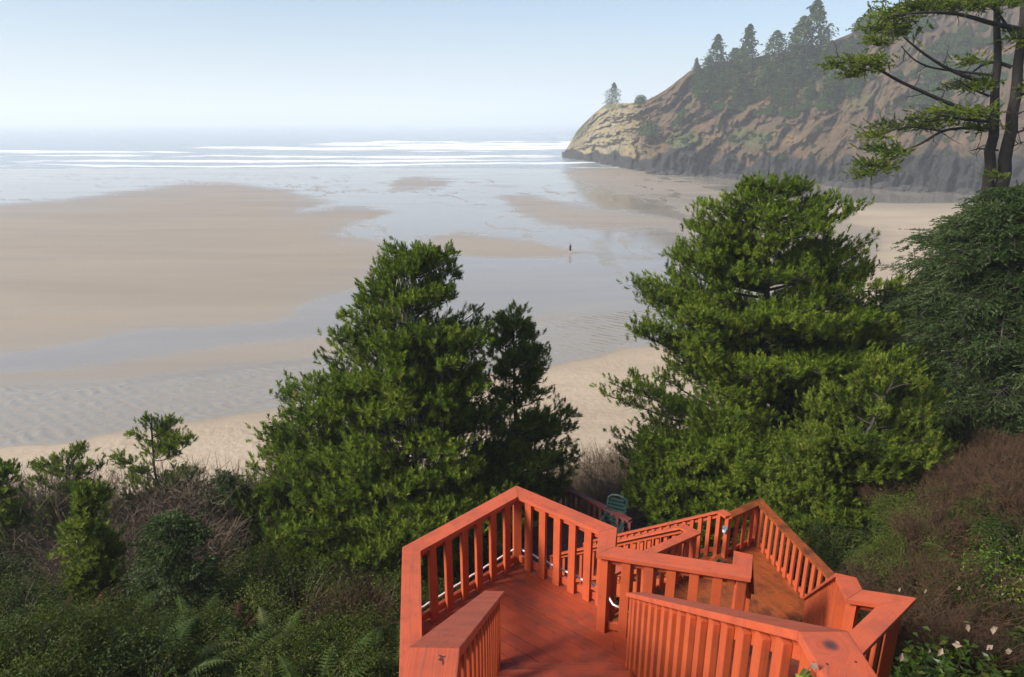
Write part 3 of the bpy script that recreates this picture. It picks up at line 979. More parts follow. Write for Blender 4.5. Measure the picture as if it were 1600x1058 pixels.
# screw heads along the boards, and the crack in the end of one
M_SCREW = plain('rusty_screw', (.05, .03, .025), .5, .4, .3)
for t, runs in ((hl, [((-.275, -1.4, zt), (-.275, 1.9, zt)), ((-.27, 2.1, zt - .1), (-.165, 5.2, H - 4.06))]), (hr, [((1.14, -1.4, zt), (1.14, 1.98, zt)), ((1.14, 2.16, zt - .08), (1.14, 5.2, H - 4.07))]),
                (hp_, [((-1.0, 5.75, za), (-.75, 4.0, za)), ((-.95, 5.88, za), (0, 6.89, za)), ((.12, 6.9, za), (.93, 6.23, za)), ((1.02, 5.78, za), (2.1, 5.5, za))])):
    mb = MB()
    for a, b in runs:
        a, b = np.array(a), np.array(b); L = np.linalg.norm(b - a); e = (b - a) / L
        s_ = unit(np.cross(e, [0, 0, 1])); u_ = np.cross(s_, e)
        for f in np.arange(.1, L, .4):
            for k in (-.05, .05):
                c = a + e * (f + rng.uniform(-.02, .02)) + s_ * (k + rng.uniform(-.006, .006)) + u_ * .0012 - np.array(t.location)
                th = np.arange(8) * pi / 4
                ring = c + .0048 * (np.cos(th)[:, None] * e + np.sin(th)[:, None] * s_)
                mb.add(np.vstack([c + u_ * .0006, ring]), [(0, 1 + i, 1 + (i + 1) % 8) for i in range(8)])
    mb.build('screw', M_SCREW, t)
mb = MB()
cc = P(690, 1029, zt + .0016)
for pts in ([(-.016, .02), (-.006, .008), (.004, .004), (.016, .014), (.004, .010), (-.004, .016)], [(-.004, .006), (.003, .003), (.009, -.022), (.004, -.030), (.004, -.014), (-.012, -.006)]):
    V = np.array([(cc[0] + x, cc[1] + y, cc[2]) for x, y in pts]) - np.array(hl.location)
    mb.poly.append([mb.n + i for i in range(len(pts))][::1]); mb.v.append(V); mb.t.append(np.full(len(V), .5)); mb.g.append(np.zeros((len(V), 3))); mb.n += len(V)
mb.build('crack', plain('dark_crack', (.05, .02, .015), .9), hl)

# white rope light along the foot of the broad landing's railing
mb = MB()
def off(p, q, o):
    e = unit(np.array(q) - np.array(p)); return np.array([-e[1], e[0]]) * o
rp = []
loop = [(-.76, 4.1), (-1.0, 5.83), (.06, 6.95), (1.0, 6.17)]
for i in range(3):
    a, b = np.array(loop[i]), np.array(loop[i + 1]); o = off(a, b, .028)
    for f in np.linspace(.02, .98, 14):
        q = a + (b - a) * f + o
        rp.append((q[0], q[1], ZA + .172 + .006 * sin(f * 37 + i)))
for f in np.linspace(0, 1, 6):
    rp.append((1.06 + .35 * f, 5.98 - .13 * f, ZA + .17 - .1 * f))
tube(mb, rp, .011, 6)
tag(mb.build('rope_light', M_WHITE, smooth=True), 'thin white rope light strung low along the balusters of the pointed railing', 'rope light')
# small lamp on a post of the third flight's railing
lp = np.array([4.25, 11.80, ZB + .62])
t = thing('post_lamp', tuple(lp), 'small grey lamp fixed to the post between the wet brown landing and third flight', 'lamp')
mb = MB(); stick(mb, -.02, -.03, -.02, .13, (1, -.6), .10, .035); mb.build('lamp_housing', M_GREYMET, t)
mb = MB(); tube(mb, [(-.045, -.085, .03), (-.05, -.095, .07), (-.05, -.095, .10)], [.03, .045, .03], 10); mb.build('lamp_lens', M_LENS, t, smooth=True)
# black hose lying across the head of the third flight
mb = MB()
hp = [(3.42, 11.2, ZB + .02), (3.55, 11.36, ZB + .02), (3.85, 11.55, ZB + .022), (4.05, 11.60, ZB + .02), (4.16, 11.72, ZB + .02), (4.25, 11.62, ZB + .02)]
tube(mb, hp, .018, 6)
tag(mb.build('hose', M_BLACK, smooth=True), 'black hose lying across the wet boards at the head of the third flight', 'hose')

# green garden chair on the lower landing
cp = np.array([2.74, 16.45, ZC])
t = thing('garden_chair', tuple(cp), 'dark green slatted garden chair standing on the maroon landing by its railing', 'chair', rz=radians(-25))
t.scale = (1.2, 1.2, 1.3)
for sx_ in (-.25, .25):
    for y_, zt_ in ((-.23, .62), (.24, .42)):
        mb = MB(); beam(mb, (sx_, y_, 0), (sx_ * .97, y_ * .9, zt_), .045, .045); mb.build('leg', M_GREENPL, t)
    mb = MB(); beam(mb, (sx_, -.3, .64), (sx_, .26, .62), .07, .028); mb.build('armrest', M_GREENPL, t)
mb = MB()
for k in range(6):
    y_ = -.25 + k * .09
    beam(mb, (-.24, y_, .42 - k * .008), (.24, y_, .42 - k * .008), .075, .02)
mb.build('seat', M_GREENPL, t)
mb = MB()
for k in range(8):
    z_ = .48 + k * .075; y_ = .23 + k * .028
    w_ = .24 - max(0, k - 5) * .035
    beam(mb, (-w_, y_, z_), (w_, y_, z_), .016, .055)
for sx_ in (-.25, .25):
    beam(mb, (sx_, .24, .40), (sx_ * .9, .46, .98), .035, .035)
tube(mb, [(-.225, .46, .97), (-.14, .475, 1.04), (0, .48, 1.06), (.14, .475, 1.04), (.225, .46, .97)], .022, 6)
mb.build('backrest', M_GREENPL, t)

# ------------------------------------------------------------------ vegetation makers
class Shoots:
    """collects shoot positions and directions, turns them into sprays of needles"""
    def __init__(self):
        self.p, self.d, self.t = [], [], []

    def add(self, p, d, t):
        self.p.append(p); self.d.append(d); self.t.append(t)

    def needles(self, mb, r, n=13, axis=.15, ln=.085, w=.02, splay=.75):
        p = np.array(self.p); d = unit(np.array(self.d)); t = np.array(self.t)
        m = len(p)
        ref = np.where(np.abs(d[:, 2:3]) > .9, [[1.0, 0, 0]], [[0, 0, 1.0]])
        a = unit(np.cross(d, ref)); b = np.cross(d, a)
        th = r.uniform(0, 2 * pi, (m, n)); s = r.uniform(0, 1, (m, n))
        sp = splay * (1.15 - .75 * s) * r.uniform(.7, 1.2, (m, n))
        rad = np.cos(th)[..., None] * a[:, None] + np.sin(th)[..., None] * b[:, None]
        tan = -np.sin(th)[..., None] * a[:, None] + np.cos(th)[..., None] * b[:, None]
        base = p[:, None] + d[:, None] * (s * axis)[..., None]
        L = ln * r.uniform(.75, 1.2, (m, n))
        tip = base + (np.cos(sp)[..., None] * d[:, None] + np.sin(sp)[..., None] * rad) * L[..., None]
        hw = tan * (w / 2)
        mid = base * .45 + tip * .55
        V = np.stack([base - hw * .5, base + hw * .5, mid + hw, tip, mid - hw], 2).reshape(-1, 3)
        k = np.arange(m * n)[:, None] * 5
        mb.add(V[:0], np.zeros((0, 3), int))
        tt = np.clip(np.repeat((t[:, None] + r.uniform(-.12, .12, (m, n)))[..., None], 5, 2).ravel(), 0, 1)
        F = np.concatenate([k + [0, 1, 2], k + [0, 2, 4], k + [4, 2, 3]])
        mb.add(V, F, tt)


def rot_z(d, a):
    c, s = cos(a), sin(a)
    return np.array([d[0] * c - d[1] * s, d[0] * s + d[1] * c, d[2]])


def env_world(rows, Y):
    """rows of (v, u_left, u_right) traced from the photograph -> height, left x, right x at distance Y"""
    out = []
    for v, a, b in rows:
        l, r_ = R(a, v, Y), R(b, v, Y)
        out.append((l[2], l[0], r_[0]))
    out = np.array(sorted(out))
    return out


def pine(label, Y, rows, trunk_px, nl, seed, mat=None, group=None, cat='tree', name='pine_tree', deep=.85, shoot=1.0, dens=1.0, lichen=0, bark=None, rt=.17, gap=.0, droop=False, nkw=None, extra_trunks=(), layers=0):
    """a conifer whose crown fills a traced outline: trunk, limbs, twigs and needle shoots"""
    r = np.random.default_rng(seed)
    E = env_world(rows, Y)
    tr = np.array([R(u, v, Y) for u, v in trunk_px])
    b0 = tr[0].copy(); b0[2] = float(ground(b0[0], b0[1])) - .1
    if tr[0][2] > b0[2] + .3:
        tr = np.vstack([b0, tr])
    root = thing(name, tuple(tr[0]), label, cat, group)
    o = tr[0]
    tr = tr - o; E = E - [o[2], o[0], o[0]]
    zt = tr[:, 2]

    def trunk_at(z):
        return np.array([np.interp(z, zt, tr[:, 0]), np.interp(z, zt, tr[:, 1]), z])
    wood = MB(); limbs = MB(); sh = Shoots(); lich = MB()
    k = np.linspace(0, 1, 14)
    pts = np.array([[np.interp(f, np.linspace(0, 1, len(tr)), tr[:, i]) for i in range(3)] for f in k])
    pts[1:-1, :2] += r.normal(0, .03, (12, 2))
    tube(wood, pts, np.interp(k, [0, .1, 1], [rt * 1.25, rt, .025]), 8)
    for px, rr in extra_trunks:
        q = np.array([R(u, v, Y) for u, v in px]) - o
        q[:, 1] += np.linspace(0, -.5, len(q))
        tube(wood, q, np.linspace(rr, rr * .4, len(q)), 7)
    zmin, zmax = E[0, 0], E[-1, 0]
    for i in range(int(nl * 1.45)):
        f = r.uniform(0, 1)
        z = zmin + (zmax - zmin) * (f ** 1.15)
        if layers and z < zmax - .8:   # boughs gather in tiers
            q = (z - zmin) / (zmax - zmin) * layers
            z = zmin + (math.floor(q) + .5 + (q - math.floor(q) - .5) * .62 + .18 * sin(i * 1.7)) / layers * (zmax - zmin)
        az = r.uniform(-pi, 0) if r.uniform() < .66 else r.uniform(0, pi)
        if r.uniform() < .38:
            az = (0 if r.uniform() < .5 else pi) + r.normal(0, .3)
        c = trunk_at(min(z, zt[-1]))
        xl, xr = np.interp(z, E[:, 0], E[:, 1]), np.interp(z, E[:, 0], E[:, 2])
        cx = min(max(c[0], xl + .12), xr - .12)
        rx = (xr - cx) if cos(az) > 0 else (cx - xl)
        ry = deep * .5 * (xr - xl)
        Rr = 1 / math.sqrt((cos(az) / max(rx, .08)) ** 2 + (sin(az) / max(ry, .08)) ** 2)
        Rr *= (r.uniform(.7, 1.03) if droop else r.uniform(.8, 1.02)) if r.uniform() < .72 else r.uniform(.4, .8)
        dr = np.array([cos(az), sin(az), 0])
        rise = (-.12 if droop else .32) * Rr + (.0 if droop else .15)
        zs = min(max(z - rise, .15), zt[-1])
        st = trunk_at(zs)
        if abs(cx - c[0]) > .4:
            st = st + np.array([(cx - c[0]) * .5, 0, 0])
        end = np.array([cx + dr[0] * Rr, c[1] + dr[1] * Rr, z])
        s = np.linspace(0, 1, 8)
        wob = r.normal(0, .05 * Rr, 3)
        path = st[None] + (end - st)[None] * s[:, None]
        if droop:
            path[:, 2] = st[2] + (end[2] - st[2]) * s + .10 * Rr * np.sin(s * pi) - .08 * Rr * np.sin(s * 2 * pi)
        else:
            path[:, 2] = st[2] + (end[2] - st[2]) * (.5 * s + .5 * s * s)
        path += np.sin(s * pi)[:, None] * wob
        r0 = min(.065, .016 + .014 * Rr) * (rt / .17) ** .5
        tube(limbs, path, np.linspace(r0, .010, 8), 5)
        nt_ = int(max(8, (8 + Rr * 8) * dens))
        tone = r.normal(.5, .12)
        for j in range(nt_):
            a = r.uniform(.12, 1.0) ** .8
            pa = np.array([np.interp(a, s, path[:, q]) for q in range(3)])
            Lt = np.clip(.33 * Rr, .22, 1.05) * (1.25 - .8 * a) * r.uniform(.6, 1.2)
            sgn = 1 if j % 2 else -1
            d = rot_z(dr, sgn * r.uniform(.25, 1.25)) + np.array([0, 0, r.uniform(-.35, .05) if droop else r.uniform(-.05, .55)])
            d = unit(d)
            pb = pa + d * Lt
            if Lt > .3:
                tube(limbs, [pa, (pa + pb) / 2 + [0, 0, .02], pb], [.008, .006, .003], 3)
            ns = max(2, int(Lt * 7 / shoot))
            for q in range(ns):
                g = (q + r.uniform(.2, 1)) / ns
                p = pa + d * Lt * g
                lat = r.normal(0, .13 * shoot, 3); lat[2] = abs(lat[2]) * (.2 if droop else .7)
                for _ in range(2 if droop else 1):
                    if droop:
                        dd = unit(rot_z(d, r.choice([-1, 1]) * r.uniform(.2, .9)) + np.array([0, 0, r.uniform(-.5, .1)]))
                    else:
                        dd = unit(d * .5 + r.normal(0, .42, 3) + np.array([0, 0, .95]))
                    sh.add(p + lat + r.normal(0, .03, 3), dd, np.clip(tone + r.normal(0, .2) + .12 * (g - .5), .03, .9 if r.uniform() < .985 else 1.0))
        for _ in range(3):
            sh.add(path[-1] + r.normal(0, .05, 3), unit(dr * .6 + [0, 0, .6 if not droop else 0] + r.normal(0, .2, 3)), np.clip(tone + .15, 0, .9))
        if i % 3 == 0 and not droop:   # dead inner twigs
            pa = path[2] + r.normal(0, .1, 3)
            tube(limbs, [pa, pa + r.normal(0, .13, 3) * min(1, Rr), pa + r.normal(0, .24, 3) * min(1, Rr)], [.008, .005, .002], 3)
        if lichen and r.uniform() < lichen:
            for _ in range(22):
                p = path[r.integers(1, 6)] + r.normal(0, .12, 3)
                e = p + np.array([r.normal(0, .06), r.normal(0, .06), -r.uniform(.1, .4)])
                wv_ = np.array([r.normal(0, .02), r.normal(0, .02), 0])
                lich.add([p - wv_, p + wv_, e], [(0, 1, 2)])
    # leaders at the top
    top = tr[-1]
    for _ in range(10):
        sh.add(top + r.normal(0, .1, 3) * [1, 1, .6], unit(np.array([r.normal(0, .25), r.normal(0, .25), 1])), .6)
    wood.build('trunk', bark or M_BARK, root, smooth=True)
    limbs.build('branches', bark or M_BARK, root, smooth=True)
    mb = MB()
    kw = dict(n=26, axis=.17 * shoot, ln=.12 * shoot, w=.019 * shoot, splay=.95)
    kw.update(nkw or {})
    sh.needles(mb, r, **kw)
    mb.build('crown', mat or M_PINE, root)
    print(name, len(sh.p))
    if lichen:
        lich.build('lichen', M_LICHEN, root)
    return root


def leaf_quads(mb, p, nrm, size, r, tint, aspect=.5):
    """folded oval leaves at p facing nrm"""
    p = np.asarray(p); nrm = unit(nrm); m = len(p)
    a = unit(np.cross(nrm, r.normal(0, 1, (m, 3)))); b = np.cross(nrm, a)
    L = (size * r.uniform(.7, 1.3, m))[:, None]
    W = L * aspect
    V = np.stack([p - a * L * .5, p - b * W * .5 + nrm * L * .10, p + a * L * .5 - nrm * L * .08, p + b * W * .5 + nrm * L * .10], 1)
    k = np.arange(m)[:, None] * 4
    mb.add(V.reshape(-1, 3), np.concatenate([k + [0, 1, 2], k + [0, 2, 3]]), np.clip(np.repeat(tint, 4), 0, 1))


def leafy_bush(name, label, cat, mat, seed, rad=.7, hgt=.9, n=1500, size=.07, group=None, stems=14):
    r = np.random.default_rng(seed)
    t = thing(name, (0, 0, 0), label, cat, group)
    mb = MB(); lp = []
    for i in range(stems * 4):
        az = r.uniform(0, 2 * pi); l = r.uniform(.25, 1) ** .6
        e = np.array([cos(az) * rad * l, sin(az) * rad * l, hgt * (1 - .55 * l * l) * r.uniform(.65, 1.08)])
        m_ = e * .5 + [0, 0, hgt * .15]
        if i < stems * 2:
            tube(mb, [np.zeros(3), m_, e], [.010, .007, .003], 3)
        lp.append((e, r.normal(.5, .14)))
    mb.build('stems', M_TWIG, t)
    q = np.array([e for e, _ in lp]); tn = np.array([x for _, x in lp])
    i = r.integers(0, len(q), n)
    p = q[i] * (1 - .35 * r.uniform(0, 1, n)[:, None] ** 2) + r.normal(0, .085 * (rad / .7) ** .5, (n, 3))
    p[:, 2] = np.maximum(p[:, 2], .02)
    nm = unit(r.normal(0, .55, (n, 3)) + [0, 0, 1.0] + p * [.6, .6, 0])
    mb = MB()
    leaf_quads(mb, p, nm, size, r, tn[i] + r.normal(0, .12, n))
    mb.build('leaves', mat, t)
    return t


def fern(label, mat, seed, L=.85, nf=15, group=None):
    r = np.random.default_rng(seed)
    t = thing('fern', (0, 0, 0), label, 'fern', group)
    mb = MB(); st = MB()
    for i in range(nf):
        az = i * 2.4 + r.normal(0, .2); l = L * r.uniform(.7, 1.1); el = r.uniform(.55, 1.2)
        s = np.linspace(0, 1, 9)
        d = np.array([cos(az), sin(az), 0])
        pts = d[None] * (l * s * cos(el) + l * .25 * s * s)[:, None]
        pts[:, 2] = l * sin(el) * s - l * .42 * s * s * s
        tube(st, pts, np.linspace(.006, .002, 9), 3)
        side = np.array([-d[1], d[0], 0])
        npn = 26
        g = np.linspace(.1, 1, npn)
        P_ = np.stack([np.interp(g, s, pts[:, q]) for q in range(3)], -1)
        T = unit(np.gradient(P_, axis=0))
        tone = np.clip(r.normal(.5, .15), 0, 1)
        for sg in (1, -1):
            wl = .135 * l * np.sin(np.clip(g * 1.05, 0, 1) ** .6 * pi) ** .7 + .01
            tip = P_ + side * sg * wl[:, None] + T * (wl * .35)[:, None] - np.array([0, 0, 1]) * (wl * .25)[:, None]
            hw = T * (l * .017)
            V = np.stack([P_ - hw, P_ + hw, tip], 1).reshape(-1, 3)
            mb.add(V, np.arange(npn * 3).reshape(-1, 3), tone)
    st.build('stalks', M_TWIG, t)
    mb.build('fronds', mat, t)
    return t


def bare_bush(label, mat, seed, rad=1.0, hgt=1.5, n=70, group=None, thick=1.0, buds=0):
    r = np.random.default_rng(seed)
    t = thing('bare_shrub', (0, 0, 0), label, 'shrub', group)
    mb = MB(); lp = []
    for i in range(n):
        az = r.uniform(0, 2 * pi); l = r.uniform(0, 1) ** .5
        e = np.array([cos(az) * rad * l, sin(az) * rad * l, hgt * (1.05 - .45 * l * l) * r.uniform(.7, 1.1)])
        b = np.array([cos(az), sin(az), 0]) * rad * .25 * l
        m_ = b * .6 + e * .4 + [0, 0, hgt * .12] + r.normal(0, .06, 3)
        pts = np.array([b, m_, e * .75 + m_ * .25 + r.normal(0, .05, 3), e])
        tube(mb, pts, np.array([.012, .009, .006, .003]) * thick, 3)
        for k in range(9):
            f = r.uniform(.25, 1)
            p = np.array([np.interp(f, [0, .4, .75, 1], pts[:, q]) for q in range(3)])
            d = unit(np.array([e[0], e[1], hgt]) / hgt + r.normal(0, .7, 3))
            ln = r.uniform(.15, .42) * hgt / 1.5
            q1 = p + d * ln * .5 + r.normal(0, .025, 3); q2 = p + d * ln + r.normal(0, .05, 3)
            tube(mb, [p, q1, q2], np.array([.005, .004, .002]) * thick, 3)
            tube(mb, [q1, q1 + unit(d + r.normal(0, .6, 3)) * ln * .5], np.array([.0035, .002]) * thick, 3)
            lp.append(q2)
    mb.build('stems', mat, t)
    if buds:
        q = np.array(lp)[r.integers(0, len(lp), buds)] + r.normal(0, .06, (buds, 3))
        mb = MB(); leaf_quads(mb, q, r.normal(0, .6, (buds, 3)) + [0, 0, 1.], .05, r, r.uniform(0, 1, buds))
        mb.build('leaves', M_SALAL, t)
    return t


def grass_tuft(label, seed, hgt=.6, n=70, group=None):
    r = np.random.default_rng(seed)
    mb = MB()
    for i in range(n):
        az = r.uniform(0, 2 * pi); b = np.array([r.normal(0, .09), r.normal(0, .09), 0])
        h = hgt * r.uniform(.5, 1.1); ln = r.uniform(.05, .3) * h
        d = np.array([cos(az), sin(az), 0]); s = np.array([-d[1], d[0], 0]) * .007
        m_ = b + d * ln * .3 + [0, 0, h * .6]; e = b + d * ln + [0, 0, h]
        mb.add([b - s, b + s, m_ + s * .8, e, m_ - s * .8], [(0, 1, 2), (0, 2, 4), (4, 2, 3)], r.uniform(0, 1))
    return tag(mb.build('grass_tuft', M_GRASS), label, 'grass tuft', group)


used_first = {}


def put(proto, x, y, label=None, rz=None, s=1.0, z=None, group=None):
    """stand a plant on the ground: the maker's own first, copies of it afterwards"""
    o = proto if proto.name not in used_first else copy_tree(proto)
    used_first[proto.name] = 1
    o.location = (x, y, float(ground(x, y)) - .04 if z is None else z)
    o.rotation_euler = (0, 0, rng.uniform(0, 6.28) if rz is None else rz)
    o.scale = (s, s, s * rng.uniform(.9, 1.1))
    if label:
        o['label'] = label
    if group:
        o['group'] = group
    return o


def at_px(u, y):
    return (u - 800) / 975.0 * y * (1.0), y


# ------------------------------------------------------------------ the big trees
LP = [(392, 608, 696), (420, 592, 706), (460, 573, 738), (500, 532, 757), (540, 508, 768), (580, 500, 772), (620, 448, 772), (660, 425, 790), (700, 408, 832), (740, 388, 860), (780, 398, 845), (830, 404, 780), (875, 425, 730), (900, 470, 700)]
pine('dense dark green shore pine with lichen on its inner limbs, beside the broad landing', 17.0, LP, [(628, 890), (630, 760), (636, 640), (628, 560), (640, 470), (652, 400)], 235, 11, lichen=.5, rt=.16,
     extra_trunks=[([(632, 800), (655, 690), (664, 600), (676, 500)], .09)])
SP_ = [(487, 796, 810), (510, 775, 826), (535, 768, 840), (560, 766, 858), (585, 780, 845), (605, 800, 830)]
SP2 = [(608, 790, 850), (625, 768, 880), (650, 750, 895), (680, 735, 918), (705, 735, 905), (740, 745, 890), (775, 760, 880), (800, 770, 860)]
pine('slim young pine with a pointed top leaning out beside the dense dark pine', 18.3, SP_ + SP2[1:], [(815, 800), (808, 690), (804, 600), (803, 490)], 95, 23, rt=.09, deep=.8)
RP = [(288, 1172, 1246), (308, 1150, 1290), (330, 1085, 1358), (352, 1072, 1372), (378, 1078, 1362), (405, 1050, 1325), (432, 1002, 1395), (455, 1006, 1425), (482, 1000, 1440), (505, 985, 1440), (530, 1000, 1440), (556, 1062, 1440),
      (590, 1010, 1460), (612, 985, 1470), (640, 935, 1450), (665, 945, 1440), (695, 955, 1420), (730, 1010, 1400), (770, 1080, 1400)]
pine('tall bright green shore pine with layered lopsided crown, between the stairs and the beach', 20.0, RP, [(1225, 780), (1215, 640), (1190, 560), (1195, 480), (1200, 400), (1208, 292)], 225, 31, rt=.2, layers=8,
     extra_trunks=[([(1216, 640), (1238, 560), (1242, 470), (1262, 400), (1290, 350)], .10), ([(1208, 640), (1180, 540), (1150, 480), (1110, 460)], .08)], dens=1.05)
FP = [(570, 1380, 1440), (600, 1340, 1490), (640, 1260, 1490), (680, 1220, 1460), (720, 1200, 1420), (760, 1190, 1400), (800, 1200, 1420), (840, 1230, 1425), (880, 1260, 1400), (905, 1290, 1380)]
pine('low bushy yellow green pine spreading behind the wet brown landing', 14.5, FP, [(1320, 900), (1325, 800), (1340, 700), (1400, 590)], 105, 37, mat=M_LIMEPINE, rt=.09, shoot=.85, dens=1.2)
FP2 = [(690, 1060, 1200), (720, 1010, 1230), (750, 985, 1230), (780, 980, 1210), (800, 1000, 1190)]
pine('low dark pine filling the hollow behind the hairpin railing', 17.8, FP2, [(1110, 810), (1110, 740), (1115, 700)], 60, 41, rt=.08, dens=1.1)
SPR = [(300, 1560, 1640), (330, 1505, 1720), (360, 1480, 1760), (400, 1440, 1790), (440, 1435, 1800), (480, 1425, 1810), (530, 1415, 1810), (580, 1415, 1820), (630, 1430, 1820), (665, 1460, 1820)]
SN = dict(n=16, axis=.24, ln=.065, w=.02, splay=.95)
pine('dense spruce with grey green drooping boughs on the slope below the bare trunked tree', 17.5, SPR, [(1600, 690), (1600, 500), (1595, 300)], 190, 53, mat=M_SPRUCE, name='spruce_tree', droop=True, rt=.15, nkw=SN, dens=1.35)
# young pines in the thicket
for lab, Y, rows, tk, nl, sd, mt in [
    ('upright young pine with candle like tips rising from the bare brown thicket', 18.0, [(656, 232, 242), (675, 215, 300), (700, 185, 298), (725, 175, 300), (745, 185, 310), (775, 190, 310), (830, 195, 300)], [(245, 840), (242, 740), (236, 660)], 34, 61, M_PINE),
    ('round topped young pine at the edge of the sand behind brown twigs', 16.5, [(712, 80, 135), (730, 62, 150), (755, 55, 155), (790, 60, 150), (840, 70, 150)], [(105, 850), (106, 780), (106, 716)], 26, 67, M_PINE),
    ('young pine cut by the edge of the picture, above the thicket', 15.0, [(732, 0, 18), (750, -40, 28), (790, -60, 40), (830, -60, 40)], [(-5, 880), (-2, 800), (5, 738)], 24, 71, M_PINE),
    ('narrow young pine with yellowish tips standing alone in front of the thicket', 11.0, [(772, 138, 150), (800, 118, 165), (830, 108, 172), (860, 108, 178), (890, 118, 168), (930, 122, 165)], [(150, 950), (147, 870), (144, 776)], 26, 73, M_LIMEPINE),
    ('small dark sapling with thin flat boughs among the ferns', 10.5, [(815, 262, 270), (840, 240, 300), (870, 225, 330), (900, 220, 340), (925, 230, 320)], [(268, 960), (268, 900), (266, 822)], 20, 79, M_SPRUCE),
    ('dark young spruce half hidden under the dense dark pine', 16.0, [(745, 340, 352), (770, 318, 380), (800, 310, 400), (830, 312, 400)], [(350, 880), (348, 800), (346, 750)], 24, 83, M_SPRUCE),
]:
    pine(lab, Y, rows, tk, nl, sd, mat=mt, name='young_pine' if mt is not M_SPRUCE else 'young_spruce', rt=.045, dens=1.1, shoot=.85, droop=mt is M_SPRUCE, nkw=SN if mt is M_SPRUCE else None)

# the tall bare trunked tree on the shoulder of the bluff
YB = 25.0
r = np.random.default_rng(5)


def wpx(pts, dy=0.0):
    n = len(pts)
    return np.array([R(u, v, YB + dy * i / max(n - 1, 1)) for i, (u, v) in enumerate(pts)])


b0 = R(1541, 345, YB)
bt = thing('wind_swept_tree', tuple(b0), 'tall tree with two bare trunks and ragged flat sprays of needles above the spruce', 'tree')


def smooth_path(p, n=18):
    p = np.asarray(p); s = np.linspace(0, 1, len(p)); f = np.linspace(0, 1, n)
    q = np.stack([np.interp(f, s, p[:, i]) for i in range(3)], -1)
    for _ in range(2):
        q[1:-1] = (q[:-2] + 2 * q[1:-1] + q[2:]) / 4
    return q


for pts, r0, r1 in [([(1534, 362), (1541, 320), (1546, 270), (1552, 200), (1557, 120), (1561, 50), (1555, -60)], .24, .08), ([(1536, 358), (1560, 305), (1572, 260), (1580, 190), (1588, 120), (1597, 40), (1608, -60)], .27, .11)]:
    mb = MB(); q = smooth_path(wpx(pts)) - b0
    q[1:-1, :2] += r.normal(0, .03, (16, 2))
    tube(mb, q, np.linspace(r0, r1, 18), 10); mb.build('trunk', M_GREYBARK, bt, smooth=True)
BR = [([(1590, 45), (1545, 36), (1505, 22), (1450, 18), (1400, 24)], .09, 1), ([(1580, 105), (1560, 97), (1540, 98), (1520, 112), (1508, 124)], .07, 0), ([(1548, 130), (1515, 122), (1480, 108), (1440, 82), (1412, 58)], .08, 1),
      ([(1552, 118), (1500, 112), (1450, 106), (1425, 92), (1408, 72)], .05, 0), ([(1548, 185), (1480, 162), (1440, 142), (1400, 126), (1372, 106), (1345, 96), (1310, 98)], .075, 1),
      ([(1548, 190), (1500, 186), (1470, 180)], .07, 1), ([(1545, 200), (1475, 200), (1445, 222), (1418, 234), (1385, 240)], .06, 1), ([(1470, 205), (1440, 200), (1410, 198), (1370, 212)], .035, 1),
      ([(1418, 234), (1385, 252), (1360, 268)], .03, 1), ([(1545, 150), (1520, 140), (1500, 128), (1480, 142)], .04, 1), ([(1590, 150), (1620, 140), (1660, 150)], .06, 1), ([(1560, 235), (1530, 232), (1515, 236)], .04, 0),
      ([(1585, 60), (1560, 20), (1520, -10)], .06, 1), ([(1580, 210), (1610, 200), (1640, 215)], .05, 0), ([(1583, 180), (1605, 172)], .03, 0), ([(1578, 230), (1600, 222)], .03, 0)]
lb = MB()
for pts, r0, g in BR:
    q = smooth_path(wpx(pts, r.uniform(-2.0, .6)), 14) - b0
    tube(lb, q, np.linspace(r0, r0 * .3, 14), 6)
    for k in range(4):
        p = q[r.integers(4, 14)]; e = p + r.normal(0, .35, 3)
        tube(lb, [p, (p + e) / 2 + r.normal(0, .06, 3), e], [.018, .012, .005], 4)
PADS = [(1395, 25, 30, 9), (1430, 12, 34, 10), (1470, 6, 40, 10), (1515, 8, 44, 9), (1560, 4, 40, 8), (1380, 45, 26, 10), (1412, 48, 22, 9), (1378, 66, 22, 7), (1345, 94, 30, 6), (1312, 102, 20, 5), (1372, 98, 24, 6), (1350, 108, 18, 6), (1335, 118, 14, 5),
        (1520, 95, 20, 5), (1505, 135, 28, 6), (1535, 138, 18, 5), (1500, 175, 46, 8), (1470, 186, 34, 8), (1525, 178, 28, 7), (1455, 195, 26, 6), (1535, 200, 22, 7), (1395, 198, 30, 7), (1372, 212, 22, 6), (1378, 234, 28, 6), (1362, 258, 22, 7),
        (1355, 272, 18, 7), (1400, 240, 20, 6), (1385, 262, 18, 6), (1545, 130, 12, 5), (1560, 275, 14, 5), (1620, 60, 40, 12), (1640, 140, 40, 12)]
sh = Shoots(); tw = lb
for u, v, ru, rv in PADS:
    c = R(u, v, YB - r.uniform(0, 1.4)) - b0
    k = YB / 1067.0
    n = int(ru * rv * .26) + 12
    tone = r.normal(.5, .15)
    for i in range(n):
        o_ = np.array([r.normal(0, ru * .52 * k), r.normal(0, ru * .42 * k), r.normal(0, rv * .42 * k)])
        d = unit(np.array([-.45 + r.normal(0, .5), r.normal(0, .5), r.normal(.12, .3)]))
        for j in range(2):
            sh.add(c + o_ + d * j * .14, d, np.clip(tone + r.normal(0, .15), 0, .93))
        if i % 5 == 0:
            tube(tw, [c + o_ * .1, c + o_ * .6 + [0, 0, -.05], c + o_], [.014, .010, .005], 3)
mb = MB(); sh.needles(mb, r, n=15, axis=.2, ln=.085, w=.026, splay=.85)
mb.build('crown', M_LIMEPINE, bt); lb.build('branches', M_GREYBARK, bt, smooth=True)

M_BOULDER = plain('dark_boulder_rock', (.035, .031, .028), .9, 0, .6, 1.5)

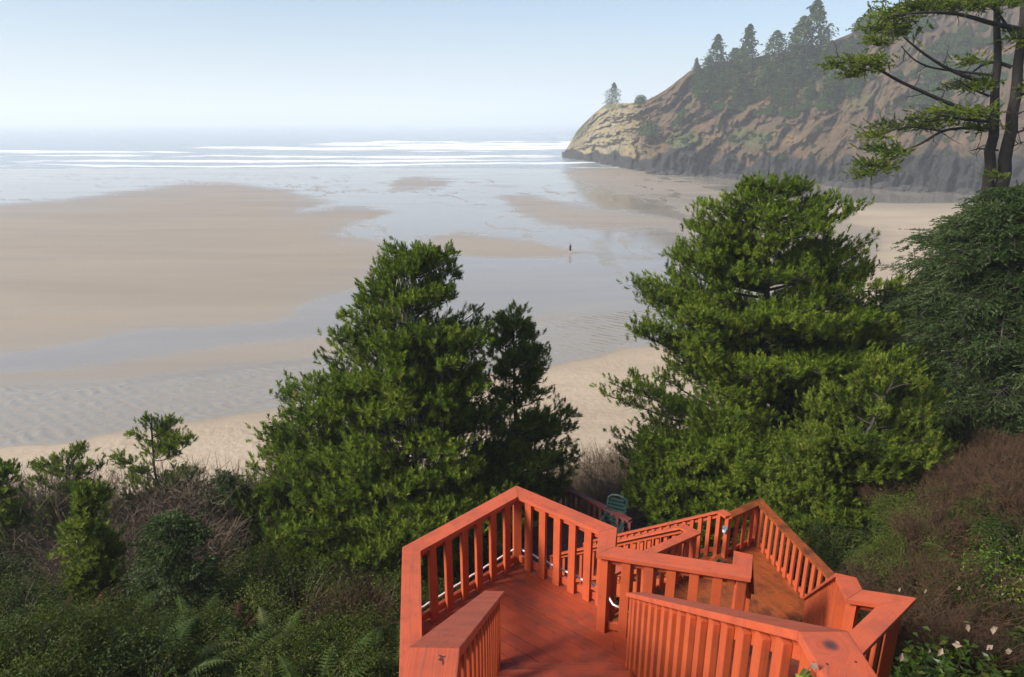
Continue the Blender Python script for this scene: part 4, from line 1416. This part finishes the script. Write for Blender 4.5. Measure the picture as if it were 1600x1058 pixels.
# ------------------------------------------------------------------ trees on the headland
def far_conifer(seed, hgt=1.0, wid=.22, lean=.0, bushy=False):
    r = np.random.default_rng(seed)
    t = thing('headland_bush' if bushy else 'headland_conifer', (0, 0, 0), 'conifer on the headland', 'bush' if bushy else 'tree')
    mb = MB()
    n = 1500 if not bushy else 900
    if bushy:
        d = unit(r.normal(0, 1, (n, 3))); d[:, 2] = np.abs(d[:, 2])
        lob = .7 + .5 * fbm(d[:, 0] * 2 + seed, d[:, 1] * 2 + d[:, 2] * 2, 2, seed)
        c = d * (r.uniform(.3, 1, n) ** .4 * lob)[:, None] * [.55, .55, .8]
        tilt = unit(d + r.normal(0, .4, (n, 3)) + [0, 0, .5])
        size = .13
    else:
        f = r.uniform(.06, 1, n)
        prof = wid * ((1 - f) ** .62 + .03) * np.clip(.45 + f * 2.2, 0, 1) * (.75 + .5 * vnoise(f * 9, f * 0 + seed, seed))
        az = r.uniform(0, 2 * pi, n)
        lump = .35 + 1.15 * vnoise(f * 13 + 3, az * 1.5, seed + 5) * (.55 + .75 * vnoise(f * 30, az * 4, seed + 6))
        rr = prof * lump * r.uniform(.1, 1, n) ** .5
        c = np.stack([np.cos(az) * rr + lean * f, np.sin(az) * rr, f - rr * .25], -1)
        tilt = unit(np.stack([np.cos(az) * .5, np.sin(az) * .5, np.ones(n)], -1) + r.normal(0, .35, (n, 3)))
        size = .062
    leaf_quads(mb, c, tilt, size, r, np.clip(r.normal(.5, .22, n), 0, 1), .55)
    m2 = MB()
    tube(m2, [(0, 0, -.06), (lean * .5, 0, .5), (lean, 0, .97)], [.014, .009, .002], 5)
    m2.build('trunk', M_BARK, t, smooth=True)
    mb.build('crown', M_FAR, t)
    return t


fc = [far_conifer(101, wid=.36), far_conifer(102, wid=.30), far_conifer(103, wid=.42, lean=.03), far_conifer(104, wid=.46, lean=.05)]
fb = [far_conifer(111, bushy=True), far_conifer(112, bushy=True)]


def head_tree(proto, u, vbase, vtop, label, group=None):
    b = on_headland(u, vbase)
    hgt = max(2.0, (vbase - vtop) / FPX * b[1] * .97)
    o = proto if proto.name not in used_first else copy_tree(proto)
    used_first[proto.name] = 1
    o.location = tuple(b - np.array([0, 0, .02 * hgt])); o.rotation_euler = (0, 0, rng.uniform(-.5, .5))
    o.scale = (hgt * rng.uniform(.95, 1.3),) * 2 + (hgt,)
    o['label'] = label
    if group:
        o['group'] = group
    elif 'group' in o:
        del o['group']


GR = 'conifers on the headland slope'
head_tree(fc[3], 953, 161, 131, 'small lone conifer at the cliff edge on the tip of the headland', GR)
head_tree(fb[0], 996, 160, 145, 'low dark bush on the saddle beside the lone cliff edge conifer')
head_tree(fc[0], 1104, 122, 60, 'first tall skyline conifer up the ridge from the headland tip', GR)
head_tree(fc[1], 1150, 122, 46, 'second skyline conifer on the ridge, pointed and narrow', GR)
head_tree(fc[3], 1240, 120, 12, 'tallest conifer on the headland skyline with a ragged leaning top', GR)
head_tree(fc[2], 1225, 118, 34, 'slimmer conifer just below the tallest skyline tree', GR)
head_tree(fc[2], 1188, 118, 54, 'low rounded skyline conifer between the pointed tree and the tallest tree', GR)
head_tree(fb[1], 1332, 40, 8, 'dark rounded bush on the upper ridge by the sky')
head_tree(fb[0], 1318, 48, 22, 'smaller dark bush lower down the upper ridge by the sky')
LBL = 'dark conifer in the close stand on the upper headland slope'
for i in range(64):
    u = rng.uniform(1075, 1345)
    lo = np.interp(u, [1070, 1110, 1200, 1290, 1345], [130, 165, 172, 162, 130])
    hi = np.interp(u, [1070, 1110, 1200, 1290, 1345], [118, 112, 104, 84, 60])
    vb = rng.uniform(hi, lo)
    head_tree(fc[int(rng.integers(0, 4))], u, vb, vb - rng.uniform(26, 50) * (1 if u < 1290 else .75), LBL, GR)
LBL = 'small scrubby bush dotted over the bare brown headland slope'
for i in range(60):
    u = rng.uniform(1020, 1540)
    vb = rng.uniform(np.interp(u, [1020, 1100, 1300, 1540], [185, 185, 185, 120]), np.interp(u, [1020, 1100, 1300, 1540], [235, 250, 255, 255]))
    head_tree(fb[int(rng.integers(0, 2))], u, vb, vb - rng.uniform(4, 11), LBL, 'scrub on the headland')
LBL = 'green bush along the lower edge of the headland conifer stand'
for i in range(26):
    u = rng.uniform(1080, 1320)
    vb = np.interp(u, [1080, 1110, 1200, 1290, 1320], [150, 166, 180, 168, 140]) + rng.normal(0, 5)
    head_tree(fb[int(rng.integers(0, 2))], u, vb, vb - rng.uniform(10, 20), LBL, 'bushes below the conifer stand')
LBL = 'dark bush on the steep headland behind the bare trunked tree'
for i in range(46):
    u = rng.uniform(1375, 1560); vb = rng.uniform(48, 130) - max(0, (1450 - u) * .1)
    head_tree(fb[int(rng.integers(0, 2))], u, vb, vb - rng.uniform(12, 26), LBL, 'bushes high on the headland')
for u, vb, vt, lab in [(1430, 162, 118, 'dark clump of bushes on the bare headland slope, seen under a long bare branch'), (1418, 165, 138, 'smaller clump beside the dark clump on the bare headland slope'), (1455, 165, 146, 'low spread of bush right under the dark clump on the headland'),
                       (1482, 128, 112, 'small bush above the dark clump on the headland slope'), (1192, 178, 160, 'single round bush below the conifer stand'), (1062, 184, 166, 'green bush at the lip of the pale cliff'), (1012, 212, 184, 'dark bush clinging to the pale cliff face')]:
    head_tree(fb[int(rng.integers(0, 2))], u, vb, vt, lab)

# boulders fallen along the foot of the headland
for i in range(46):
    k = int(rng.integers(60, 400)); b = np.array([HX2[k, 2], HY2[k, 2], 0.0])
    b = b * (1 - rng.uniform(.002, .02)); sz_ = rng.uniform(.8, 2.6)
    d = unit(rng.normal(0, 1, (60, 3)))
    nu, nv = 12, 8
    th, ph = np.meshgrid(np.linspace(0, 2 * pi, nu, endpoint=False), np.linspace(.05, pi - .05, nv))
    q = np.stack([np.cos(th) * np.sin(ph), np.sin(th) * np.sin(ph), np.cos(ph)], -1)
    q = q * (.6 + .7 * vnoise(q[..., 0] * 1.7 + i * 3, q[..., 1] * 1.7 + q[..., 2] * 1.3, i))[..., None] * [sz_ * 1.4, sz_, sz_ * .8]
    mb = MB(); mb.add(q, grid_faces(nv, nu, True)[:, ::-1])
    o = mb.build('boulder', M_BOULDER); o.location = tuple(b)
    tag(o, 'dark boulder lying on the sand at the foot of the headland cliff', 'boulder', 'boulders at the foot of the headland')

# ------------------------------------------------------------------ thicket on the bluff
GB = 'bare twiggy shrubs on the bluff'
bb = [bare_bush('grey brown bare shrub in the thicket at the edge of the sand', M_TWIG, 201, 1.15, 1.9, 80, GB), bare_bush('grey brown bare shrub in the thicket at the edge of the sand', M_TWIG, 202, 1.0, 1.6, 80, GB),
      bare_bush('reddish brown twiggy shrub on the steep slope under the spruce', M_REDTWIG, 203, .95, 1.25, 110, GB, buds=60), bare_bush('reddish brown twiggy shrub on the steep slope under the spruce', M_REDTWIG, 204, .8, 1.0, 110, GB, buds=120)]
LT = 'grey brown bare shrub in the thicket at the edge of the sand'
for u, y, s in [(40, 17, 1.4), (75, 15.5, 1.4), (20, 20, 1.4), (120, 19, 1.3), (165, 16, 1.2), (205, 14.5, 1.4), (250, 15, 1.55), (290, 15.5, 1.5), (225, 17, 1.4), (320, 17, 1.3), (270, 13.5, 1.2), (190, 13.5, 1.1), (345, 24, 1.1), (385, 25, 1.15), (365, 22, 1.1), (410, 23, 1.1), (300, 25, 1.0), (430, 27, 1.0),
                (50, 26, 1.0), (-20, 24, 1.1), (170, 26, .9), (100, 14.5, .9), (60, 13, .9)]:
    put(bb[int(rng.integers(0, 2))], *at_px(u, y), LT, s=s)
LT = 'pale bare shrub between the two big pines, in front of the sand'
for u, y, s in [(q[0], q[1], q[2] * 1.45) for q in [(900, 25, 1.1), (930, 24, 1.2), (965, 24.5, 1.2), (1000, 25, 1.2), (950, 27, 1.2), (985, 28, 1.1), (915, 28, 1.1), (1030, 27, 1.0), (880, 27.5, 1.0), (940, 21.5, 1.1), (980, 21.5, 1.1), (1010, 22, 1.0), (955, 19.5, .9), (920, 20, .9), (890, 22, 1.0)]]:
    put(bb[int(rng.integers(0, 2))], *at_px(u, y), LT, s=s)
LT = 'brown twiggy shrub among the leaves in front of the dense dark pine'
for u, y, s in [(480, 9.5, .9), (530, 9.0, .9), (575, 9.2, .85), (500, 10.8, .9), (560, 10.6, .9), (610, 10.5, .8), (430, 11, .8), (330, 10.5, .7)]:
    put(bb[2 + int(rng.integers(0, 2))], *at_px(u, y), LT, s=s)
LT = 'reddish brown twiggy shrub on the steep slope under the spruce'
for i in range(26):
    u = rng.uniform(1410, 1680); y = rng.uniform(9, 15)
    put(bb[2 + int(rng.integers(0, 2))], *at_px(u, y), LT, s=rng.uniform(.6, .95))
LT = 'dry reddish shrub on the slope beside the sharp cornered railing'
for u, y, s in [(1420, 7.6, .6), (1480, 7.5, .75), (1540, 7.4, .8), (1590, 7.8, .8), (1520, 8.6, .8), (1450, 8.8, .7), (1600, 6.3, .7)]:
    put(bb[2 + int(rng.integers(0, 2))], *at_px(u, y), LT, s=s)

GS = 'leafy green shrubs on the bluff'
lbs = [leafy_bush('leafy_shrub', 'leafy green shrub in the dark thicket below the pines', 'shrub', M_SALAL, 301, .8, 1.0, 3600, .055, GS), leafy_bush('leafy_shrub', 'leafy green shrub in the dark thicket below the pines', 'shrub', M_SMALLLEAF, 302, .65, .8, 4200, .036, GS),
       leafy_bush('leafy_shrub', 'leafy green shrub in the dark thicket below the pines', 'shrub', M_SMALLLEAF, 303, 1.0, 1.2, 6500, .045, GS)]
LT = 'low leafy green shrub in the bank of shrubs before the pointed railing'
for i in range(44):
    u = rng.uniform(-60, 590); y = rng.uniform(6.0, 8.2)
    put(lbs[int(rng.integers(0, 3))], *at_px(u, y), LT, s=rng.uniform(.65, 1.0))
LT = 'leafy green shrub in the dark thicket below the pines'
k = 0
while k < 80:
    u = rng.uniform(-80, 1250); y = rng.uniform(9.5, 30)
    x, y = at_px(u, y)
    if -1.2 < x < 5.9 and y < 20:
        continue
    put(lbs[int(rng.integers(0, 3))], x, y, LT, s=rng.uniform(.8, 1.3)); k += 1
LT = 'leafy green shrub on the steep slope beside the wet brown landing'
for i in range(26):
    u = rng.uniform(1330, 1650); y = rng.uniform(8.0, 14)
    x, y = at_px(u, y)
    if x > 6.2:
        put(lbs[int(rng.integers(0, 3))], x, y, LT, s=rng.uniform(.6, .95))
bright = leafy_bush('leafy_shrub', 'bright glossy leaved shrub beside the near knotted handrail', 'shrub', M_PALELEAF, 310, .6, .75, 800, .11, 'bright leaved shrubs by the near railing')
LT = 'bright glossy leaved shrub in the corner below the sharp cornered railing'
for u, y, s in [(1440, 4.6, .7), (1500, 4.7, .8), (1560, 4.8, .9), (1610, 4.9, .9), (1470, 5.3, .75), (1540, 5.5, .8), (1600, 5.8, .9), (1420, 5.2, .55), (1480, 4.2, .8), (1560, 4.3, .9), (1420, 4.3, .6), (1620, 4.4, 1.0)]:
    put(bright, *at_px(u, y), LT, s=s)
yel = leafy_bush('yellow_shrub', 'yellow green leafy shrub on the slope at the edge of the picture', 'shrub', M_PALELEAF, 311, .5, 1.0, 1300, .06)
put(yel, *at_px(1625, 8.0), s=1.0)

GF = 'sword ferns on the bluff'
ferns = [fern('green sword fern among the low shrubs before the railing', M_FERN, 401, .95, 16, GF), fern('green sword fern among the low shrubs before the railing', M_FERN, 402, .8, 14, GF)]
LT = 'green sword fern among the low shrubs before the railing'
for u, y, s in [(80, 8.2, 1.1), (120, 8.3, 1.15), (175, 8.6, 1.0), (210, 8.4, .9), (330, 7.6, 1.0), (410, 7.3, 1.0), (430, 7.0, .9), (590, 7.6, 1.1), (600, 7.0, 1.0), (570, 6.4, .9), (40, 7.6, .9), (280, 8.0, .8), (470, 8.0, .8), (500, 6.6, 1.1), (250, 6.8, 1.2), (350, 6.4, 1.1), (130, 7.2, 1.3), (60, 6.6, 1.2), (190, 7.4, 1.3), (430, 6.2, 1.2), (540, 7.2, 1.2), (160, 6.5, 1.2), (480, 7.0, 1.3), (300, 7.3, 1.2), (0, 7.4, 1.2), (380, 8.4, 1.2), (240, 8.9, 1.2)]:
    put(ferns[int(rng.integers(0, 2))], *at_px(u, y), LT, s=s * 1.1)
LT = 'green fern on the steep slope beside the wet brown landing'
for u, y, s in [(1390, 8.8, .9), (1370, 9.4, .9), (1410, 8.0, .8), (1500, 10.2, 1.1), (1540, 10.6, 1.1), (1470, 9.8, .9), (1560, 9.4, 1.0), (1440, 10.2, .9), (1350, 8.0, .7), (1590, 11, 1.0), (1480, 12, 1.0)]:
    put(ferns[int(rng.integers(0, 2))], *at_px(u, y), LT, s=s)
df = fern('rusty dead bracken frond clump on the slope', M_DEADFERN, 403, .8, 12, 'dead bracken on the bluff')
LT = 'rusty dead bracken clump on the steep slope by the picture edge'
for u, y, s in [(1530, 9.0, .9), (1560, 8.6, 1.0), (1500, 8.4, .8), (1540, 8.0, .9), (1590, 9.4, .9), (1580, 7.2, .8), (1460, 8.2, .7), (1510, 7.0, .7)]:
    put(df, *at_px(u, y), LT, s=s)
LT = 'brown dead bracken clump in the dark thicket before the railing'
for u, y, s in [(20, 9.6, 1.0), (70, 9.8, 1.0), (160, 10.2, .9), (320, 9.6, .9), (380, 9.8, .9), (100, 11, 1.0), (330, 12, 1.0), (440, 9.0, .8)]:
    put(df, *at_px(u, y), LT, s=s)

# weeds by the hairpin railing
g0 = grass_tuft('tuft of tall green grass between the hairpin railing and the straight railing', 501, .95, 80, 'grass tufts by the stairs')
for x, y, z, s in [(2.45, 9.4, ZB - .6, 1.3), (2.2, 9.0, ZB - .6, 1.3), (1.95, 9.15, ZB - .6, 1.2), (2.05, 8.7, ZB - .5, 1.2), (1.6, 8.9, ZB - .6, 1.2)]:
    put(g0, x, y, 'tuft of tall green grass between the hairpin railing and the straight railing', s=s, z=z)

# dense low undergrowth nobody could count
r = np.random.default_rng(9)
n = 175000
yv = 1 / r.uniform(1 / 38.0, 1 / 3.6, n)
yv = np.where(r.uniform(0, 1, n) < .55, yv, r.uniform(4, 38, n))
xv = r.uniform(-1.15, 1.4, n) * yv
zv = ground(xv, yv)
toe = np.interp(xv, [-46, -24, -9, 0, 6, 16, 28, 44, 74], [32, 34, 36, 37, 39.5, 46.5, 56.5, 62.5, 80])
ok = (zv > 1.2 + 1.3 * vnoise(xv / 1.5, yv / 1.5, 3)) & (yv < toe - 1)
for poly, zdk in ((PA, ZA), (PB, ZB), (PD, ZC)):
    q = np.array(poly); c = q.mean(0); q = c + (q - c) * 1.12
    ins = np.zeros(n, bool)
    for i in range(len(q)):
        a, b = q[i], q[(i + 1) % len(q)]
        cond = (a[1] > yv) != (b[1] > yv)
        ins ^= cond & (xv < a[0] + (yv - a[1]) / (b[1] - a[1] + 1e-9) * (b[0] - a[0]))
    ok &= ~ins
ok &= ~((xv > -.7) & (xv < 1.6) & (yv < 6.2))
ok &= ~((np.abs((xv - 2.7) - (yv - 5.5) * .42) < .95) & (yv > 5) & (yv < 10))
xv, yv, zv = xv[ok], yv[ok], zv[ok]
hh = .55 * fbm(xv / 1.1, yv / 1.1, 3, 41) + .1
pt = np.stack([xv, yv, zv + hh * r.uniform(0, 1, len(xv)) ** .7], -1)
mb = MB()
leaf_quads(mb, pt, r.normal(0, .6, (len(pt), 3)) + [0, -.1, .9], .075 + .0032 * yv.mean(), r, np.clip(fbm(xv / 1.8, yv / 1.8, 3, 44) * .8 + r.normal(0, .16, len(xv)), 0, 1), .5)
tag(mb.build('undergrowth', M_TANGLE), kind='stuff')

# leafy twig with a pale dry leaf reaching over the near handrail
r = np.random.default_rng(77)
tp = R(1258, 1052, 1.88)
t = thing('leafy_twig', tuple(tp), 'leafy twig with one pale dry leaf reaching over the near knotted handrail', 'twig')
mb = MB()
tw = np.array([(.10, .05, -.55), (.03, .03, -.2), (0, 0, 0), (.025, 0, .05)])
tube(mb, tw, [.006, .005, .003, .002], 5); mb.build('stem', M_TWIG, t)
mb = MB(); q = np.array([(0, 0, 0), (-.02, -.01, -.015), (.02, 0, -.02), (.005, -.02, -.05), (.03, .01, -.06), (-.01, 0, -.09)])
leaf_quads(mb, q, r.normal(0, .3, (6, 3)) + [0, -.6, .6], .045, r, np.array([.6, .9, .5, .8, .4, .95]), .65); mb.build('leaves', M_PALELEAF, t)
mb = MB(); leaf_quads(mb, [(.022, -.01, .04)], [(0, -.8, .4)], .028, r, np.array([.9]), .75); mb.build('dry_leaf', M_DRYLEAF, t)
# pale dry leaves caught in the corner shrubs
LT = 'curled pale dry leaf caught on the bright shrubs below the sharp cornered railing'
for i, (u, v, y) in enumerate([(1408, 1028, 4.5), (1450, 1020, 4.5), (1468, 1022, 4.5), (1495, 1008, 4.6), (1545, 1015, 4.6), (1575, 1020, 4.7), (1552, 985, 5.0), (1512, 982, 5.0), (1405, 922, 6.6), (1445, 925, 6.6), (1498, 920, 6.6)]):
    mb = MB()
    leaf_quads(mb, np.zeros((2, 3)) + [[0, 0, 0], [.012, .01, .012]], r.normal(0, .4, (2, 3)) + [0, -.7, .7], .06 if i < 8 else .04, r, r.uniform(0, 1, 2), .6)
    o = mb.build('dry_leaf_curl', M_DRYLEAF)
    o.location = tuple(R(u, v, y)); tag(o, LT, 'leaf', 'pale dry leaves in the corner shrubs')

# seaweed on the far sand
for u, v, lab in [(1432, 359, 'long dark heap of seaweed lying on the pale sand near the cliff pool'), (1466, 371, 'smaller brown heap of seaweed lying on the pale sand nearer the spruce')]:
    c = P(u, v, .1); mb = MB()
    for i in range(60):
        a = np.array([r.normal(0, 1.2 if u < 1450 else .9), r.normal(0, .5), 0]); e = a + np.array([r.normal(0, .6), r.normal(0, .3), 0])
        m_ = (a + e) / 2 + [0, 0, r.uniform(.05, .25)]
        tube(mb, [a, m_, e], [.06, .09, .04], 5)
    o = mb.build('seaweed_heap', plain('dark_seaweed' if u < 1450 else 'brown_seaweed', (.06, .045, .03) if u < 1450 else (.14, .08, .05), .6)); o.location = tuple(c)
    tag(o, lab, 'seaweed')

# ------------------------------------------------------------------ the walker on the wet sand
pp = P(891, 396.5, .0)


def skinned(name, joints, edges, mat, parent=None, sub=1):
    me = bpy.data.meshes.new(name)
    me.from_pydata([j[:3] for j in joints], edges, [])
    o = bpy.data.objects.new(name, me); COL.objects.link(o)
    me.materials.append(mat)
    o.modifiers.new('skin', 'SKIN')
    sv = me.skin_vertices[0].data
    for i, j in enumerate(joints):
        sv[i].radius = (j[3], j[4] if len(j) > 4 else j[3])
    sv[0].use_root = True
    s_ = o.modifiers.new('smooth', 'SUBSURF'); s_.levels = sub; s_.render_levels = sub
    o.modifiers['skin'].use_smooth_shade = True
    if parent is not None:
        o.parent = parent
    return o


SKIN = plain('skin', (.45, .28, .2), .55, 0, .1)
COAT = plain('dark_jacket', (.018, .02, .026), .8, 0, .3)
SHRT = plain('dark_shorts', (.025, .025, .03), .85, 0, .3)
HAIR = plain('dark_hair', (.03, .02, .015), .6, 0, .2)
J = [(0, 0, .95, .15, .11), (0, .01, 1.12, .135, .10), (0, .02, 1.32, .16, .11), (0, .02, 1.46, .07), (0, .04, 1.54, .055), (0, .06, 1.63, .095, .085), (0, .06, 1.72, .08),
     (-.17, .02, 1.42, .055), (-.24, -.06, 1.16, .045), (-.23, .06, .93, .035), (-.23, .09, .84, .03), (.17, .02, 1.42, .055), (.24, .08, 1.17, .045), (.23, .24, 1.0, .035), (.22, .29, .94, .03),
     (-.09, 0, .88, .09), (-.10, .14, .50, .06), (-.10, .02, .10, .042), (-.10, .05, .045, .04), (-.10, .17, .035, .03), (.09, 0, .88, .09), (.10, .02, .48, .06), (.10, -.24, .16, .042), (.10, -.25, .07, .038), (.10, -.14, .035, .03)]
E_ = [(0, 1), (1, 2), (2, 3), (3, 4), (4, 5), (5, 6), (2, 7), (7, 8), (8, 9), (9, 10), (2, 11), (11, 12), (12, 13), (13, 14), (0, 15), (15, 16), (16, 17), (17, 18), (18, 19), (0, 20), (20, 21), (21, 22), (22, 23), (23, 24)]
for hx, hy, hz in ((-.23, .09, .84), (.22, .29, .94)):          # fingers
    b = next(i for i, j in enumerate(J) if j[:3] == (hx, hy, hz))
    for k in range(4):
        J.append((hx + .012 * (k - 1.5), hy + .02 + .012 * (k - 1.5), hz - .075 + .008 * abs(k - 1.4), .008)); E_.append((b, len(J) - 1))
    J.append((hx, hy + .05, hz - .02, .009)); E_.append((b, len(J) - 1))
body = skinned('person', J, E_, SKIN)
body.location = tuple(pp); body.rotation_euler = (0, 0, radians(35))
tag(body, 'person in a dark jacket and dark shorts walking barelegged across the wet sand', 'person')
Jc = [(0, 0, .90, .185, .14), (0, .01, 1.12, .165, .125), (0, .02, 1.32, .19, .135), (0, .02, 1.47, .085), (-.17, .02, 1.42, .075), (-.24, -.06, 1.16, .062), (-.232, .045, .95, .048), (.17, .02, 1.42, .075), (.24, .08, 1.17, .062), (.232, .225, 1.015, .048)]
skinned('jacket', Jc, [(0, 1), (1, 2), (2, 3), (2, 4), (4, 5), (5, 6), (2, 7), (7, 8), (8, 9)], COAT, body)
skinned('shorts', [(0, 0, .95, .165, .125), (-.09, 0, .86, .11), (-.10, .13, .50, .082), (.09, 0, .86, .11), (.10, .02, .47, .082)], [(0, 1), (1, 2), (0, 3), (3, 4)], SHRT, body)
skinned('hair', [(0, .045, 1.66, .10, .09), (0, .04, 1.75, .075), (0, -.02, 1.60, .06)], [(0, 1), (0, 2)], HAIR, body)
mb = MB()
for ex in (-.035, .035):
    tube(mb, [(ex, .145, 1.665), (ex, .16, 1.665)], [.014, .009], 6)
tube(mb, [(-.03, .148, 1.59), (0, .156, 1.587), (.03, .148, 1.59)], .007, 5)
mb.build('face_features', HAIR, body)
mb = MB(); tube(mb, [(0, .14, 1.66), (0, .175, 1.63), (0, .15, 1.615)], [.012, .02, .012], 6)
for ex in (-.092, .092):
    tube(mb, [(ex, .06, 1.67), (ex * 1.1, .05, 1.645), (ex, .06, 1.61)], [.014, .022, .012], 6)
mb.build('nose_and_ears', SKIN, body)
